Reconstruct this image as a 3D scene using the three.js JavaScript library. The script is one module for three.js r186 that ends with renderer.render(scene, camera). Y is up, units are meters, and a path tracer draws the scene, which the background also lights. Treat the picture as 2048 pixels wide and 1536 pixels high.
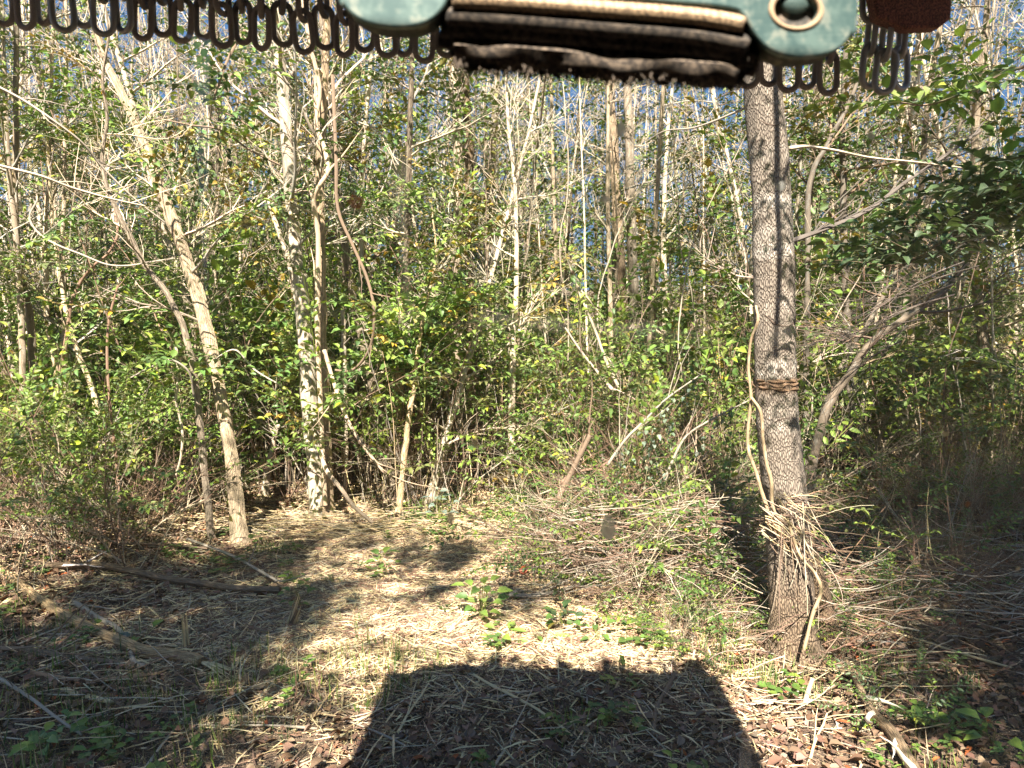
import * as THREE from 'three';
import { ImprovedNoise } from 'three/addons/math/ImprovedNoise.js';
import { mergeVertices } from 'three/addons/utils/BufferGeometryUtils.js';

// ---------------------------------------------------------------- camera, sky, sun, exposure
const scene = new THREE.Scene();
const EYE = 1.9, F = 1540, PITCH = -7.3 * Math.PI / 180;      // lens length in pixels of the 2048 x 1536 photograph
const camera = new THREE.PerspectiveCamera(2 * Math.atan(768 / F) * 180 / Math.PI, 4 / 3, 0.05, 900);
camera.position.set(0, EYE, 0);
camera.rotation.x = PITCH;
camera.focus = 6; camera.userData.fStop = 12;
scene.add(camera);

const SUN_EL = 48 * Math.PI / 180, SUN_AZ = 6.5 * Math.PI / 180;   // behind the camera, a little to the left
const sunTravel = new THREE.Vector3(Math.sin(SUN_AZ) * Math.cos(SUN_EL), -Math.sin(SUN_EL), -Math.cos(SUN_AZ) * Math.cos(SUN_EL));
const sun = new THREE.DirectionalLight(new THREE.Color(1, 0.92, 0.79), 4.9);
sun.position.copy(sunTravel).multiplyScalar(-60).add(new THREE.Vector3(0, 0, -8));
sun.target.position.set(0, 0, -8);
sun.castShadow = true;
sun.shadow.mapSize.set(4096, 4096);
Object.assign(sun.shadow.camera, { left: -30, right: 30, top: 30, bottom: -30, near: 1, far: 140 });
scene.add(sun, sun.target);

{ // clear autumn sky: pale at the horizon, deep blue above, a little brighter towards the sun
  const W = 256, H = 128, d = new Float32Array(W * H * 4), v = new THREE.Vector3();
  for (let y = 0; y < H; y++) for (let x = 0; x < W; x++) {
    const el = ((y + 0.5) / H - 0.5) * Math.PI, az = ((x + 0.5) / W - 0.5) * 2 * Math.PI;
    v.set(Math.cos(el) * Math.cos(az), Math.sin(el), Math.cos(el) * Math.sin(az));
    const up = Math.max(0, Math.sin(el)), k = Math.exp(-up * 4.2), c = Math.max(0, -v.dot(sunTravel));
    const glow = 0.12 * Math.pow(c, 6), i = (y * W + x) * 4;
    d[i] = 0.024 + 0.036 * k + glow; d[i + 1] = 0.066 + 0.04 * k + glow * 0.95; d[i + 2] = 0.15 + 0.02 * k + glow * 0.85; d[i + 3] = 1;
  }
  const t = new THREE.DataTexture(d, W, H, THREE.RGBAFormat, THREE.FloatType);
  t.mapping = THREE.EquirectangularReflectionMapping; t.magFilter = t.minFilter = THREE.LinearFilter; t.needsUpdate = true;
  scene.background = t; scene.environment = t;
}
const renderer = new THREE.WebGLRenderer({ antialias: true });
renderer.toneMapping = THREE.LinearToneMapping;
renderer.toneMappingExposure = 4.5;
renderer.shadowMap.enabled = true;

// ---------------------------------------------------------------- helpers
const V = (x = 0, y = 0, z = 0) => new THREE.Vector3(x, y, z);
function rngOf(seed) { let a = seed >>> 0; return () => { a = (a + 0x6D2B79F5) | 0; let t = Math.imul(a ^ (a >>> 15), 1 | a); t = (t + Math.imul(t ^ (t >>> 7), 61 | t)) ^ t; return ((t ^ (t >>> 14)) >>> 0) / 4294967296; }; }
const noise3 = new ImprovedNoise();
const lerp = (a, b, t) => a + (b - a) * t, clamp = (x, a, b) => Math.min(b, Math.max(a, x));
const smooth = (a, b, x) => { const t = clamp((x - a) / (b - a), 0, 1); return t * t * (3 - 2 * t); };
const pick = (r, a) => a[Math.floor(r() * a.length)];
const UPV = V(0, 1, 0);

// height of the forest floor: nearly flat, a low rise to the brush at the right and small lumps
function gh(x, z) {
  const d = -z;
  let h = 0.05 * noise3.noise(x * 0.5, 3.1, z * 0.5) + 0.02 * noise3.noise(x * 1.9, 7.7, z * 1.9);
  h += 0.10 * smooth(1.5, 4, x) * smooth(2.5, 5, d) + 0.05 * smooth(-1.6, -3.5, x) * smooth(2, 5, d);
  return h * smooth(400, 60, Math.hypot(x, z));
}
const CP = Math.cos(PITCH), SP = Math.sin(PITCH);
function at(px, py, depth) {          // the point that the photograph shows at a pixel, at a depth in metres
  const x = (px - 1024) / F, y = -(py - 768) / F;
  const wy = y * CP + SP, wz = y * SP - CP, k = depth / -wz;
  return V(x * k, EYE + wy * k, -depth);
}
function floorAt(px, py, lift = 0) {  // where the pixel's sight line meets the forest floor
  let lo = 0.8, hi = 60;
  for (let k = 0; k < 40; k++) { const m = (lo + hi) / 2, p = at(px, py, m); if (p.y > gh(p.x, p.z) + lift) lo = m; else hi = m; }
  const p = at(px, py, (lo + hi) / 2); p.y = gh(p.x, p.z) + lift; return p;
}
const names = {};
function numbered(n) { const k = names[n] = (names[n] ?? -1) + 1; return k ? `${n}_${String(k).padStart(3, '0')}` : n; }
function tag(o, label, category, group, kind) {
  o.userData.label = label; if (category) o.userData.category = category;
  if (group) o.userData.group = group; if (kind) o.userData.kind = kind; return o;
}
function base(name, p) { const g = new THREE.Group(); g.name = numbered(name); g.position.copy(p); scene.add(g); return g; }
function copyOf(o, name) {
  const c = o.clone(); c.name = numbered(name); c.userData = { ...o.userData }; scene.add(c); return c;
}

class MB {                             // collects triangles with colour and uv in metres
  constructor() { this.p = []; this.u = []; this.c = []; this.i = []; }
  get n() { return this.p.length / 3; }
  v(x, y, z, u, w, c) { this.p.push(x, y, z); this.u.push(u, w); this.c.push(c[0], c[1], c[2]); return this.p.length / 3 - 1; }
  tri(a, b, c) { this.i.push(a, b, c); }
  tube(pts, rad, sides = 6, col = [1, 1, 1], o = {}) {
    const N = pts.length, t = V(), prevT = V(), nrm = V(), bin = V(), ax = V(); let len = 0; const first = this.n;
    for (let k = 0; k < N; k++) {
      t.copy(pts[Math.min(N - 1, k + 1)]).sub(pts[Math.max(0, k - 1)]).normalize();
      if (k === 0) { nrm.set(Math.abs(t.x) < 0.8 ? 1 : 0, 0, Math.abs(t.x) < 0.8 ? 0 : 1); nrm.addScaledVector(t, -nrm.dot(t)).normalize(); }
      else { ax.crossVectors(prevT, t); const s = ax.length(); if (s > 1e-6) nrm.applyAxisAngle(ax.divideScalar(s), Math.asin(Math.min(1, s))); nrm.addScaledVector(t, -nrm.dot(t)).normalize(); }
      bin.crossVectors(t, nrm); prevT.copy(t);
      if (k) len += pts[k].distanceTo(pts[k - 1]);
      const r0 = typeof rad === 'function' ? rad(k / (N - 1)) : rad[k];
      for (let s = 0; s <= sides; s++) {
        const a = s / sides * Math.PI * 2, r = r0 * (o.lump ? 1 + o.lump * noise3.noise(Math.cos(a) * 1.3 + pts[k].x * 3, len * (o.lumpF || 5), Math.sin(a) * 1.3 + pts[k].z * 3) : 1), ca = Math.cos(a) * r, sa = Math.sin(a) * r;
        const cc = o.colorAt ? o.colorAt(a, len, k / (N - 1)) : col;
        this.v(pts[k].x + nrm.x * ca + bin.x * sa, pts[k].y + nrm.y * ca + bin.y * sa, pts[k].z + nrm.z * ca + bin.z * sa, s / sides * Math.max(o.circ || 2 * Math.PI * r0, 0.02), len, cc);
      }
    }
    const R = sides + 1;
    for (let k = 0; k < N - 1; k++) for (let s = 0; s < sides; s++) { const a = first + k * R + s; this.i.push(a, a + R, a + 1, a + 1, a + R, a + R + 1); }
    for (const [k, flip] of [[0, 1], [N - 1, 0]]) {          // closed ends
      const m = this.v(pts[k].x, pts[k].y, pts[k].z, 0, 0, o.capCol || col);
      for (let s = 0; s < sides; s++) { const a = first + k * R + s; flip ? this.i.push(m, a, a + 1) : this.i.push(m, a + 1, a); }
    }
    return this;
  }
  leaf(o, dir, nor, len, wid, col, fold = 0.25, droop = 0.15, lite = false) {
    const d = dir, s = V().crossVectors(d, nor).normalize(), n = V().crossVectors(s, d).normalize();
    const P = (a, b, c) => this.v(o.x + d.x * a * len + s.x * b * wid + n.x * c * len, o.y + d.y * a * len + s.y * b * wid + n.y * c * len, o.z + d.z * a * len + s.z * b * wid + n.z * c * len, a, b, col);
    const f = fold * wid / len * 0.5;
    if (lite) {
      const a = P(0, 0, 0), l = P(0.42, -0.5, f), m = P(0.42, 0, 0), r = P(0.42, 0.5, f), t = P(1, 0, -droop);
      this.i.push(a, m, l, a, r, m, l, m, t, m, r, t); return;
    }
    const a = P(0, 0, 0), l1 = P(0.25, -0.43, f), l2 = P(0.6, -0.42, f - droop * 0.35), m1 = P(0.28, 0, 0), m2 = P(0.62, 0, -droop * 0.4), r1 = P(0.25, 0.43, f), r2 = P(0.6, 0.42, f - droop * 0.35), t = P(1, 0, -droop);
    this.i.push(a, m1, l1, a, r1, m1, l1, m1, m2, l1, m2, l2, m1, r1, r2, m1, r2, m2, l2, m2, t, m2, r2, t);
  }
  geo(flat = false) {
    const g = new THREE.BufferGeometry();
    g.setAttribute('position', new THREE.Float32BufferAttribute(this.p, 3));
    g.setAttribute('uv', new THREE.Float32BufferAttribute(this.u, 2));
    g.setAttribute('color', new THREE.Float32BufferAttribute(this.c, 3));
    g.setIndex(this.i); g.computeVertexNormals(); return flat ? g.toNonIndexed() : g;
  }
  build(name, mat, parent) {
    const m = new THREE.Mesh(this.geo(), mat); m.name = parent ? name : numbered(name); m.castShadow = m.receiveShadow = true;
    (parent || scene).add(m); return m;
  }
}
function meshOf(name, geo, mat, parent) { const m = new THREE.Mesh(geo, mat); m.name = parent ? name : numbered(name); m.castShadow = m.receiveShadow = true; (parent || scene).add(m); return m; }
function instances(name, geo, mat, list, parent) {           // list of { m, c }
  const im = new THREE.InstancedMesh(geo, mat, list.length); im.name = parent ? name : numbered(name);
  list.forEach((e, k) => { im.setMatrixAt(k, e.m); im.setColorAt(k, e.c); });
  im.castShadow = im.receiveShadow = true; (parent || scene).add(im); return im;
}
// smooth path through points
function curve(pts, n) { const c = new THREE.CatmullRomCurve3(pts, false, 'centripetal'); return c.getPoints(n); }
function wander(r, start, dir, len, n, bend, up = 0) {       // a crooked twig
  const out = [start.clone()], d = dir.clone().normalize(), st = len / n;
  for (let k = 0; k < n; k++) {
    d.x += (r() - 0.5) * bend; d.y += (r() - 0.5) * bend + up; d.z += (r() - 0.5) * bend; d.normalize();
    out.push(out[out.length - 1].clone().addScaledVector(d, st));
  }
  return out;
}
const jit = (r, c, a) => { const k = 1 + (r() - 0.5) * 2 * a; return [c[0] * k * (1 + (r() - 0.5) * a * 0.6), c[1] * k, c[2] * k * (1 + (r() - 0.5) * a * 0.8)]; };

// ---------------------------------------------------------------- textures and materials
function dataTex(w, h, f, srgb) {
  const d = new Uint8Array(w * h * 4);
  for (let y = 0; y < h; y++) for (let x = 0; x < w; x++) { const c = f(x / w, y / h, x, y), i = (y * w + x) * 4; for (let k = 0; k < 3; k++) { const q = clamp(c[k], 0, 1); d[i + k] = Math.round(255 * (srgb ? Math.pow(q, 1 / 2.2) : q)); } d[i + 3] = 255; }
  const t = new THREE.DataTexture(d, w, h, THREE.RGBAFormat); t.wrapS = t.wrapT = THREE.RepeatWrapping; t.magFilter = THREE.LinearFilter; t.minFilter = THREE.LinearMipmapLinearFilter; t.generateMipmaps = true;
  if (srgb) t.colorSpace = THREE.SRGBColorSpace; t.needsUpdate = true; return t;
}
// noise that repeats every unit square
function tileNoise(u, v, fu, fv, s) {
  const a = u * 2 * Math.PI, b = v * 2 * Math.PI, A = fu / (2 * Math.PI), B = fv / (2 * Math.PI);
  return 0.5 * (noise3.noise(Math.cos(a) * A + s, Math.sin(a) * A + 5.3, Math.cos(b) * B + s * 1.7) + noise3.noise(Math.sin(b) * B + s, Math.cos(a) * A + 1.9, Math.sin(a) * A + s * 0.3 + Math.cos(b) * B));
}
function cellTable(nu, nv, seed, j) { const r = rngOf(seed), t = []; for (let y = 0; y < nv; y++) for (let x = 0; x < nu; x++) t.push([x + 0.5 + (r() - 0.5) * j * 0.6, y + 0.5 + (r() - 0.5) * j + (x % 2) * 0.5, r()]); return t; }
function cells(u, v, nu, nv, tab) {    // [gap between nearest and second, random of the nearest]
  const X = u * nu, Y = v * nv, ix = Math.floor(X), iy = Math.floor(Y); let a = 9, b = 9, id = 0;
  for (let dy = -2; dy <= 2; dy++) for (let dx = -2; dx <= 2; dx++) {
    const cx = ix + dx, cy = iy + dy, wx = ((cx % nu) + nu) % nu, wy = ((cy % nv) + nv) % nv, t = tab[wy * nu + wx];
    const ox = cx - wx, oy = cy - wy, q = 1.5 * (t[0] + ox - X) ** 2 + 0.45 * (t[1] + oy - Y) ** 2;
    if (q < a) { b = a; a = q; id = t[2]; } else if (q < b) b = q;
  }
  return [Math.sqrt(b) - Math.sqrt(a), id];
}
const bigTab = cellTable(22, 22, 5, 0.75);
const bigField = (u, v) => { const w = 0.012 * tileNoise(u, v, 30, 30, 3); return cells(u + w, v + w, 22, 22, bigTab); };
const blockyH = (u, v) => { const c = bigField(u, v); return smooth(0.02, 0.42, c[0]) * (0.75 + 0.25 * c[1]) + 0.12 * tileNoise(u, v, 120, 60, 9); };
const barkBlockyMap = dataTex(512, 1024, (u, v) => { const c = bigField(u, v), e = smooth(0.05, 0.34, c[0]), g = 1 + 0.35 * tileNoise(u, v, 90, 50, 2) + 0.25 * tileNoise(u, v, 12, 8, 4), t = 0.85 + 0.3 * c[1]; return [lerp(0.115, 0.29, e) * g * t, lerp(0.088, 0.243, e) * g * t, lerp(0.068, 0.193, e) * g * t]; }, true);
const barkBlockyBump = dataTex(512, 1024, (u, v) => { const h = blockyH(u, v); return [h, h, h]; });
const smoothTone = (u, v) => 1 + 0.55 * tileNoise(u, v, 10, 7, 1) + 0.5 * tileNoise(u, v, 60, 90, 6) - 0.25 * Math.max(0, tileNoise(u, v, 26, 80, 8) * 3 - 0.7);
const barkSmoothMap = dataTex(256, 512, (u, v) => { const g = smoothTone(u, v), l = smooth(0.12, 0.3, tileNoise(u, v, 16, 12, 12)); return [lerp(0.40, 0.50, l) * g, lerp(0.335, 0.47, l) * g, lerp(0.255, 0.40, l) * g]; }, true);
const barkRidgeH = (u, v) => clamp(0.5 + 1.2 * tileNoise(u, v, 70, 12, 3) + 0.5 * tileNoise(u, v, 140, 40, 7), 0, 1);
const barkRidgeMap = dataTex(256, 512, (u, v) => { const e = barkRidgeH(u, v), g = 1 + 0.4 * tileNoise(u, v, 12, 9, 5); return [lerp(0.16, 0.47, e) * g, lerp(0.12, 0.385, e) * g, lerp(0.085, 0.28, e) * g]; }, true);
const barkRidgeBump = dataTex(256, 512, (u, v) => { const h = barkRidgeH(u, v); return [h, h, h]; });
const soilMap = dataTex(1024, 1024, (u, v) => { const a = tileNoise(u, v, 9, 9, 1), b = tileNoise(u, v, 60, 60, 2), c = tileNoise(u, v, 220, 220, 3), d = tileNoise(u, v, 400, 400, 5), g = 1 + 0.5 * a + 0.5 * b + 0.8 * c + 0.8 * d; const l = smooth(0.15, 0.35, c + 0.4 * d); return [lerp(0.13, 0.34, l) * g, lerp(0.085, 0.25, l) * g, lerp(0.056, 0.16, l) * g]; }, true);
const soilBump = dataTex(1024, 1024, (u, v) => { const h = 0.5 + 0.4 * tileNoise(u, v, 60, 60, 2) + 0.5 * tileNoise(u, v, 220, 220, 3) + 0.4 * tileNoise(u, v, 400, 400, 5); return [h, h, h]; });
function rep(t, x, y) { const c = t.clone(); c.repeat.set(1 / x, 1 / y); c.needsUpdate = true; return c; }

const M = {
  blocky: new THREE.MeshStandardMaterial({ vertexColors: true, map: rep(barkBlockyMap, 0.23, 0.5), bumpMap: rep(barkBlockyBump, 0.23, 0.5), bumpScale: 0.005, roughness: 0.95 }),
  smoothBark: new THREE.MeshStandardMaterial({ vertexColors: true, map: rep(barkSmoothMap, 0.3, 0.6), roughness: 0.9 }),
  ridgeBark: new THREE.MeshStandardMaterial({ vertexColors: true, map: rep(barkRidgeMap, 0.25, 0.5), bumpMap: rep(barkRidgeBump, 0.25, 0.5), bumpScale: 0.006, roughness: 0.95 }),
  twig: new THREE.MeshStandardMaterial({ vertexColors: true, roughness: 0.9 }),
  leaf: new THREE.MeshPhysicalMaterial({ vertexColors: true, roughness: 0.55, transmission: 0.4, thickness: 0, side: THREE.DoubleSide }),
  dry: new THREE.MeshStandardMaterial({ vertexColors: true, roughness: 0.9, side: THREE.DoubleSide }),
  soil: new THREE.MeshStandardMaterial({ map: rep(soilMap, 1.7, 1.7), bumpMap: rep(soilBump, 1.7, 1.7), bumpScale: 0.02, roughness: 1 }),
};
// leaf and wood colours (real-world base colours)
const C = {
  green: [0.105, 0.20, 0.036], lime: [0.205, 0.31, 0.045], dark: [0.05, 0.10, 0.026], yellow: [0.36, 0.28, 0.045], olive: [0.17, 0.19, 0.045], blue: [0.16, 0.22, 0.17], rust: [0.36, 0.10, 0.03],
  pale: [0.46, 0.38, 0.28], grey: [0.34, 0.29, 0.23], brown: [0.20, 0.14, 0.095], red: [0.25, 0.155, 0.105], straw: [0.62, 0.485, 0.28], duff: [0.17, 0.095, 0.06], peeled: [0.62, 0.49, 0.28],
};

// ---------------------------------------------------------------- leafy sprays that the crowns are made of
const spraySeeds = {};
function sprayGeo(kind, seed, lite) {
  const r = rngOf(seed), mb = new MB(), tw = kind === 'vine' ? [0.5, 0.42, 0.3] : [0.75, 0.6, 0.42];
  const L = kind === 'big' ? 0.42 : kind === 'vine' ? 0.55 : kind === 'small' ? 0.34 : 0.46;
  const dir0 = kind === 'vine' ? V(0.35, -0.9, 0.1) : V(1, 0.12, 0);
  const pts = wander(r, V(), dir0, L, 5, 0.35, kind === 'vine' ? 0 : -0.05);
  mb.tube(pts, t => lerp(0.0035, 0.0012, t), 3, tw);
  const n = kind === 'big' ? 10 : kind === 'vine' ? 13 : kind === 'small' ? 20 : 15;
  for (let k = 0; k < n; k++) {
    const t = clamp((k + 0.6) / n, 0, 1), f = t * 5, i = Math.min(4, Math.floor(f)), p = pts[i].clone().lerp(pts[i + 1], f - i);
    const d = pts[i + 1].clone().sub(pts[i]).normalize(), side = k % 2 ? 1 : -1;
    const lat = V(-d.z, 0, d.x).normalize().multiplyScalar(side).applyAxisAngle(d, (r() - 0.5) * 1.3);
    const out = d.clone().multiplyScalar(k === n - 1 ? 1 : 0.45 + r() * 0.3).addScaledVector(lat, k === n - 1 ? 0.1 : 0.8).add(V(0, (r() - 0.6) * 0.5, 0)).normalize();
    const nor = V((r() - 0.5) * 0.7, 1, (r() - 0.5) * 0.7).normalize();
    const len = (kind === 'big' ? 0.078 : kind === 'small' ? 0.036 : kind === 'vine' ? 0.05 : 0.052) * (0.65 + r() * 0.6), wid = len * (kind === 'big' ? 0.62 : kind === 'vine' ? 0.75 : 0.52);
    const stem = p.clone().addScaledVector(out, len * 0.22);
    const q = 0.75 + r() * 0.5, y = r() < 0.06 ? 1 : 0;
    mb.leaf(stem, out, nor, len, wid, y ? [2.0, 1.5, 0.6] : [q * (0.9 + r() * 0.25), q, q * (0.8 + r() * 0.3)], 0.3 + r() * 0.5, 0.05 + r() * 0.3, lite);
  }
  return mb.geo();
}
const SPRAY = {}, SPRAYS = ['mid', 'mid', 'big', 'vine', 'small'];
['mid', 'big', 'vine', 'small'].forEach((k, j) => { SPRAY[k] = [0, 1, 2].map(s => sprayGeo(k, 100 + j * 10 + s, false)); SPRAY[k + 'Lite'] = [sprayGeo(k, 100 + j * 10, true)]; });
function sprayMatrix(r, p, dir, scale) {
  const d = dir.clone(); d.y *= 0.35; d.normalize();
  const up = V((r() - 0.5) * 0.7, 1, (r() - 0.5) * 0.7).normalize(), z = V().crossVectors(d, up).normalize(), y = V().crossVectors(z, d);
  const m = new THREE.Matrix4().makeBasis(d, y, z); m.scale(V(scale, scale, scale)); m.setPosition(p); return m;
}
function leafTone(r, pal) {
  const c = jit(r, pick(r, pal), 0.28); return new THREE.Color().setRGB(c[0], c[1], c[2]);
}
// one InstancedMesh per spray shape, all under one part named crown
function crownOf(parent, sprays, kind, name = 'crown') {
  const shapes = SPRAY[kind], buckets = shapes.map(() => []);
  sprays.forEach((s, k) => buckets[k % shapes.length].push(s));
  const full = buckets.filter(b => b.length);
  if (full.length === 1) return instances(name, shapes[0], M.leaf, full[0], parent);
  const g = new THREE.Group(); g.name = parent ? name : numbered(name); (parent || scene).add(g);
  buckets.forEach((b, k) => { if (b.length) instances('leaf_spray', shapes[k], M.leaf, b, g).userData.kind = 'stuff'; });
  return g;
}

// ---------------------------------------------------------------- trees
// trunk along a path (local to the base), limbs and twigs, leafy sprays
function growTree(r, o) {
  const trunk = new MB(), limb = new MB(), sprays = [];
  const P = o.path, N = P.length, rad = o.rad || (t => lerp(o.r0, o.r1, Math.pow(t, 0.8)));
  const col = o.col || [1, 1, 1];
  trunk.tube(P, t => rad(t) * (1 + (o.flare ?? 0.7) * Math.exp(-t * (o.flareK ?? 45))), o.sides || 8, col, { lump: o.lump ?? 0.16, lumpF: 4, colorAt: o.colorAt });
  const nb = o.branches ?? 14;
  for (let k = 0; k < nb; k++) {
    const t = lerp(o.from ?? 0.15, 0.985, (k + r() * 0.9) / nb), f = t * (N - 1), i = Math.min(N - 2, Math.floor(f)), p = P[i].clone().lerp(P[i + 1], f - i);
    const az = r() * Math.PI * 2, el = lerp(o.el0 ?? 0.1, o.el1 ?? 1.0, r()), L = (o.reach ?? 1.3) * (0.45 + r() * 0.8) * (1 - 0.4 * t);
    const d = V(Math.cos(az) * Math.cos(el), Math.sin(el), Math.sin(az) * Math.cos(el));
    const br = Math.min(rad(t) * 0.55, 0.006 + L * 0.008), pts = wander(r, p, d, L, 7, 0.42, 0.03);
    const tc = jit(r, o.twig || C.grey, 0.25);
    limb.tube(pts, s => lerp(br, br * 0.22, s), 4, tc);
    const dead = r() < (o.dead ?? 0.3);
    for (let q = 1; q < 8; q++) {
      const a = pts[q], dd = pts[q].clone().sub(pts[q - 1]).normalize();
      const nt = o.twigs ?? 2;
      for (let w = 0; w < nt; w++) {
        if (r() < 0.25) continue;
        const td = dd.clone().add(V((r() - 0.5) * 2, (r() - 0.35) * 1.5, (r() - 0.5) * 2)).normalize(), tl = 0.12 + r() * 0.4 * (o.reach ?? 1.3) / 1.3;
        const tp = wander(r, a, td, tl, 3, 0.5, 0);
        limb.tube(tp, s => lerp(br * 0.3, br * 0.12, s) + 0.0006, 3, tc);
        if (!dead && r() < (o.leafy ?? 0.5) * (o.leafAt ? o.leafAt(tp[3]) : 1)) sprays.push({ m: sprayMatrix(r, tp[3], td, 0.7 + r() * 0.6), c: leafTone(r, o.pal) });
      }
      if (!dead && r() < (o.leafy ?? 0.5) * (o.leafAt ? o.leafAt(a) : 1)) sprays.push({ m: sprayMatrix(r, a, dd, 0.7 + r() * 0.6), c: leafTone(r, o.pal) });
    }
  }
  return { trunk, limb, sprays };
}
function putTree(name, p, label, category, group, r, o) {
  const g = base(name, p), t = growTree(r, o);
  t.trunk.build('trunk', o.mat || M.smoothBark, g);
  if (t.limb.n) { const l = t.limb.build('branch', M.twig, g); l.userData.kind = 'stuff'; }
  if (t.sprays.length) crownOf(g, t.sprays, o.spray || 'mid');
  return tag(g, label, category, group);
}

// ---------------------------------------------------------------- forest floor
{
  const n = 260, mb = new MB(), k = 6.2, sx = 300 / Math.sinh(k), f = t => Math.sinh(t * k) * sx;
  for (let j = 0; j <= n; j++) for (let i = 0; i <= n; i++) { const x = f(i / n * 2 - 1), z = f(j / n * 2 - 1) - 4.5; mb.v(x, gh(x, z), z, x, z, [1, 1, 1]); }
  for (let j = 0; j < n; j++) for (let i = 0; i < n; i++) { const a = j * (n + 1) + i, b = a + n + 1; mb.i.push(a, b, a + 1, a + 1, b, b + 1); }
  const g = mb.build('ground', M.soil); g.userData.kind = 'structure';
}

// ---------------------------------------------------------------- trees traced one by one
function tracePath(px, o = {}) {           // px: [x, y, width] from the foot up; returns local path and radius function
  const b = o.base || floorAt(px[0][0], px[0][1], -0.03), d0 = -b.z, ctl = px.map(([x, y], k) => at(x, y, d0 + (o.lean || 0) * k / (px.length - 1)).sub(b));
  ctl[0].set(0, 0, 0); const wid = px.map(q => q[2] / 2 * d0 / F);
  let top = ctl[ctl.length - 1];
  if (o.up) { const d = top.clone().sub(ctl[Math.max(0, ctl.length - 3)]).normalize(); d.x *= 0.5; d.z *= 0.5; d.normalize(); ctl.push(top.clone().addScaledVector(d, o.up * 0.5).add(V(0.06, 0, 0.03)), top.clone().addScaledVector(d, o.up)); wid.push(wid[wid.length - 1] * 0.75, wid[wid.length - 1] * 0.35); }
  const c = new THREE.CatmullRomCurve3(ctl, false, 'centripetal'), N = o.n || 60, path = c.getPoints(N), r = rngOf(o.seed || 7), w = o.wob ?? 0.01;
  path.forEach((p, k) => { if (k && k < N) { p.x += (noise3.noise(k * 0.35, o.seed || 1, 2.2)) * w; p.z += noise3.noise(k * 0.3, 9.1, o.seed || 1) * w; } });
  const radT = t => { const f = t * (ctl.length - 1), i = Math.min(ctl.length - 2, Math.floor(f)); return lerp(wid[i], wid[i + 1], f - i); };
  return { b, path, radT };
}
function traced(name, label, category, px, o) {
  const { b, path, radT } = tracePath(px, o), r = rngOf(o.seed);
  return putTree(name, b, label, category, o.group, r, { path, rad: radT, lump: 0.14, flare: 0.25, pal: [C.green, C.lime, C.green], branches: 12, from: 0.3, reach: 1.2, leafy: 0.35, ...o });
}
const MIX = [C.green, C.lime, C.lime, C.olive, C.green, C.lime], BRIGHT = [C.lime, C.lime, C.green, C.yellow], DULL = [C.dark, C.green, C.olive];

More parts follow.
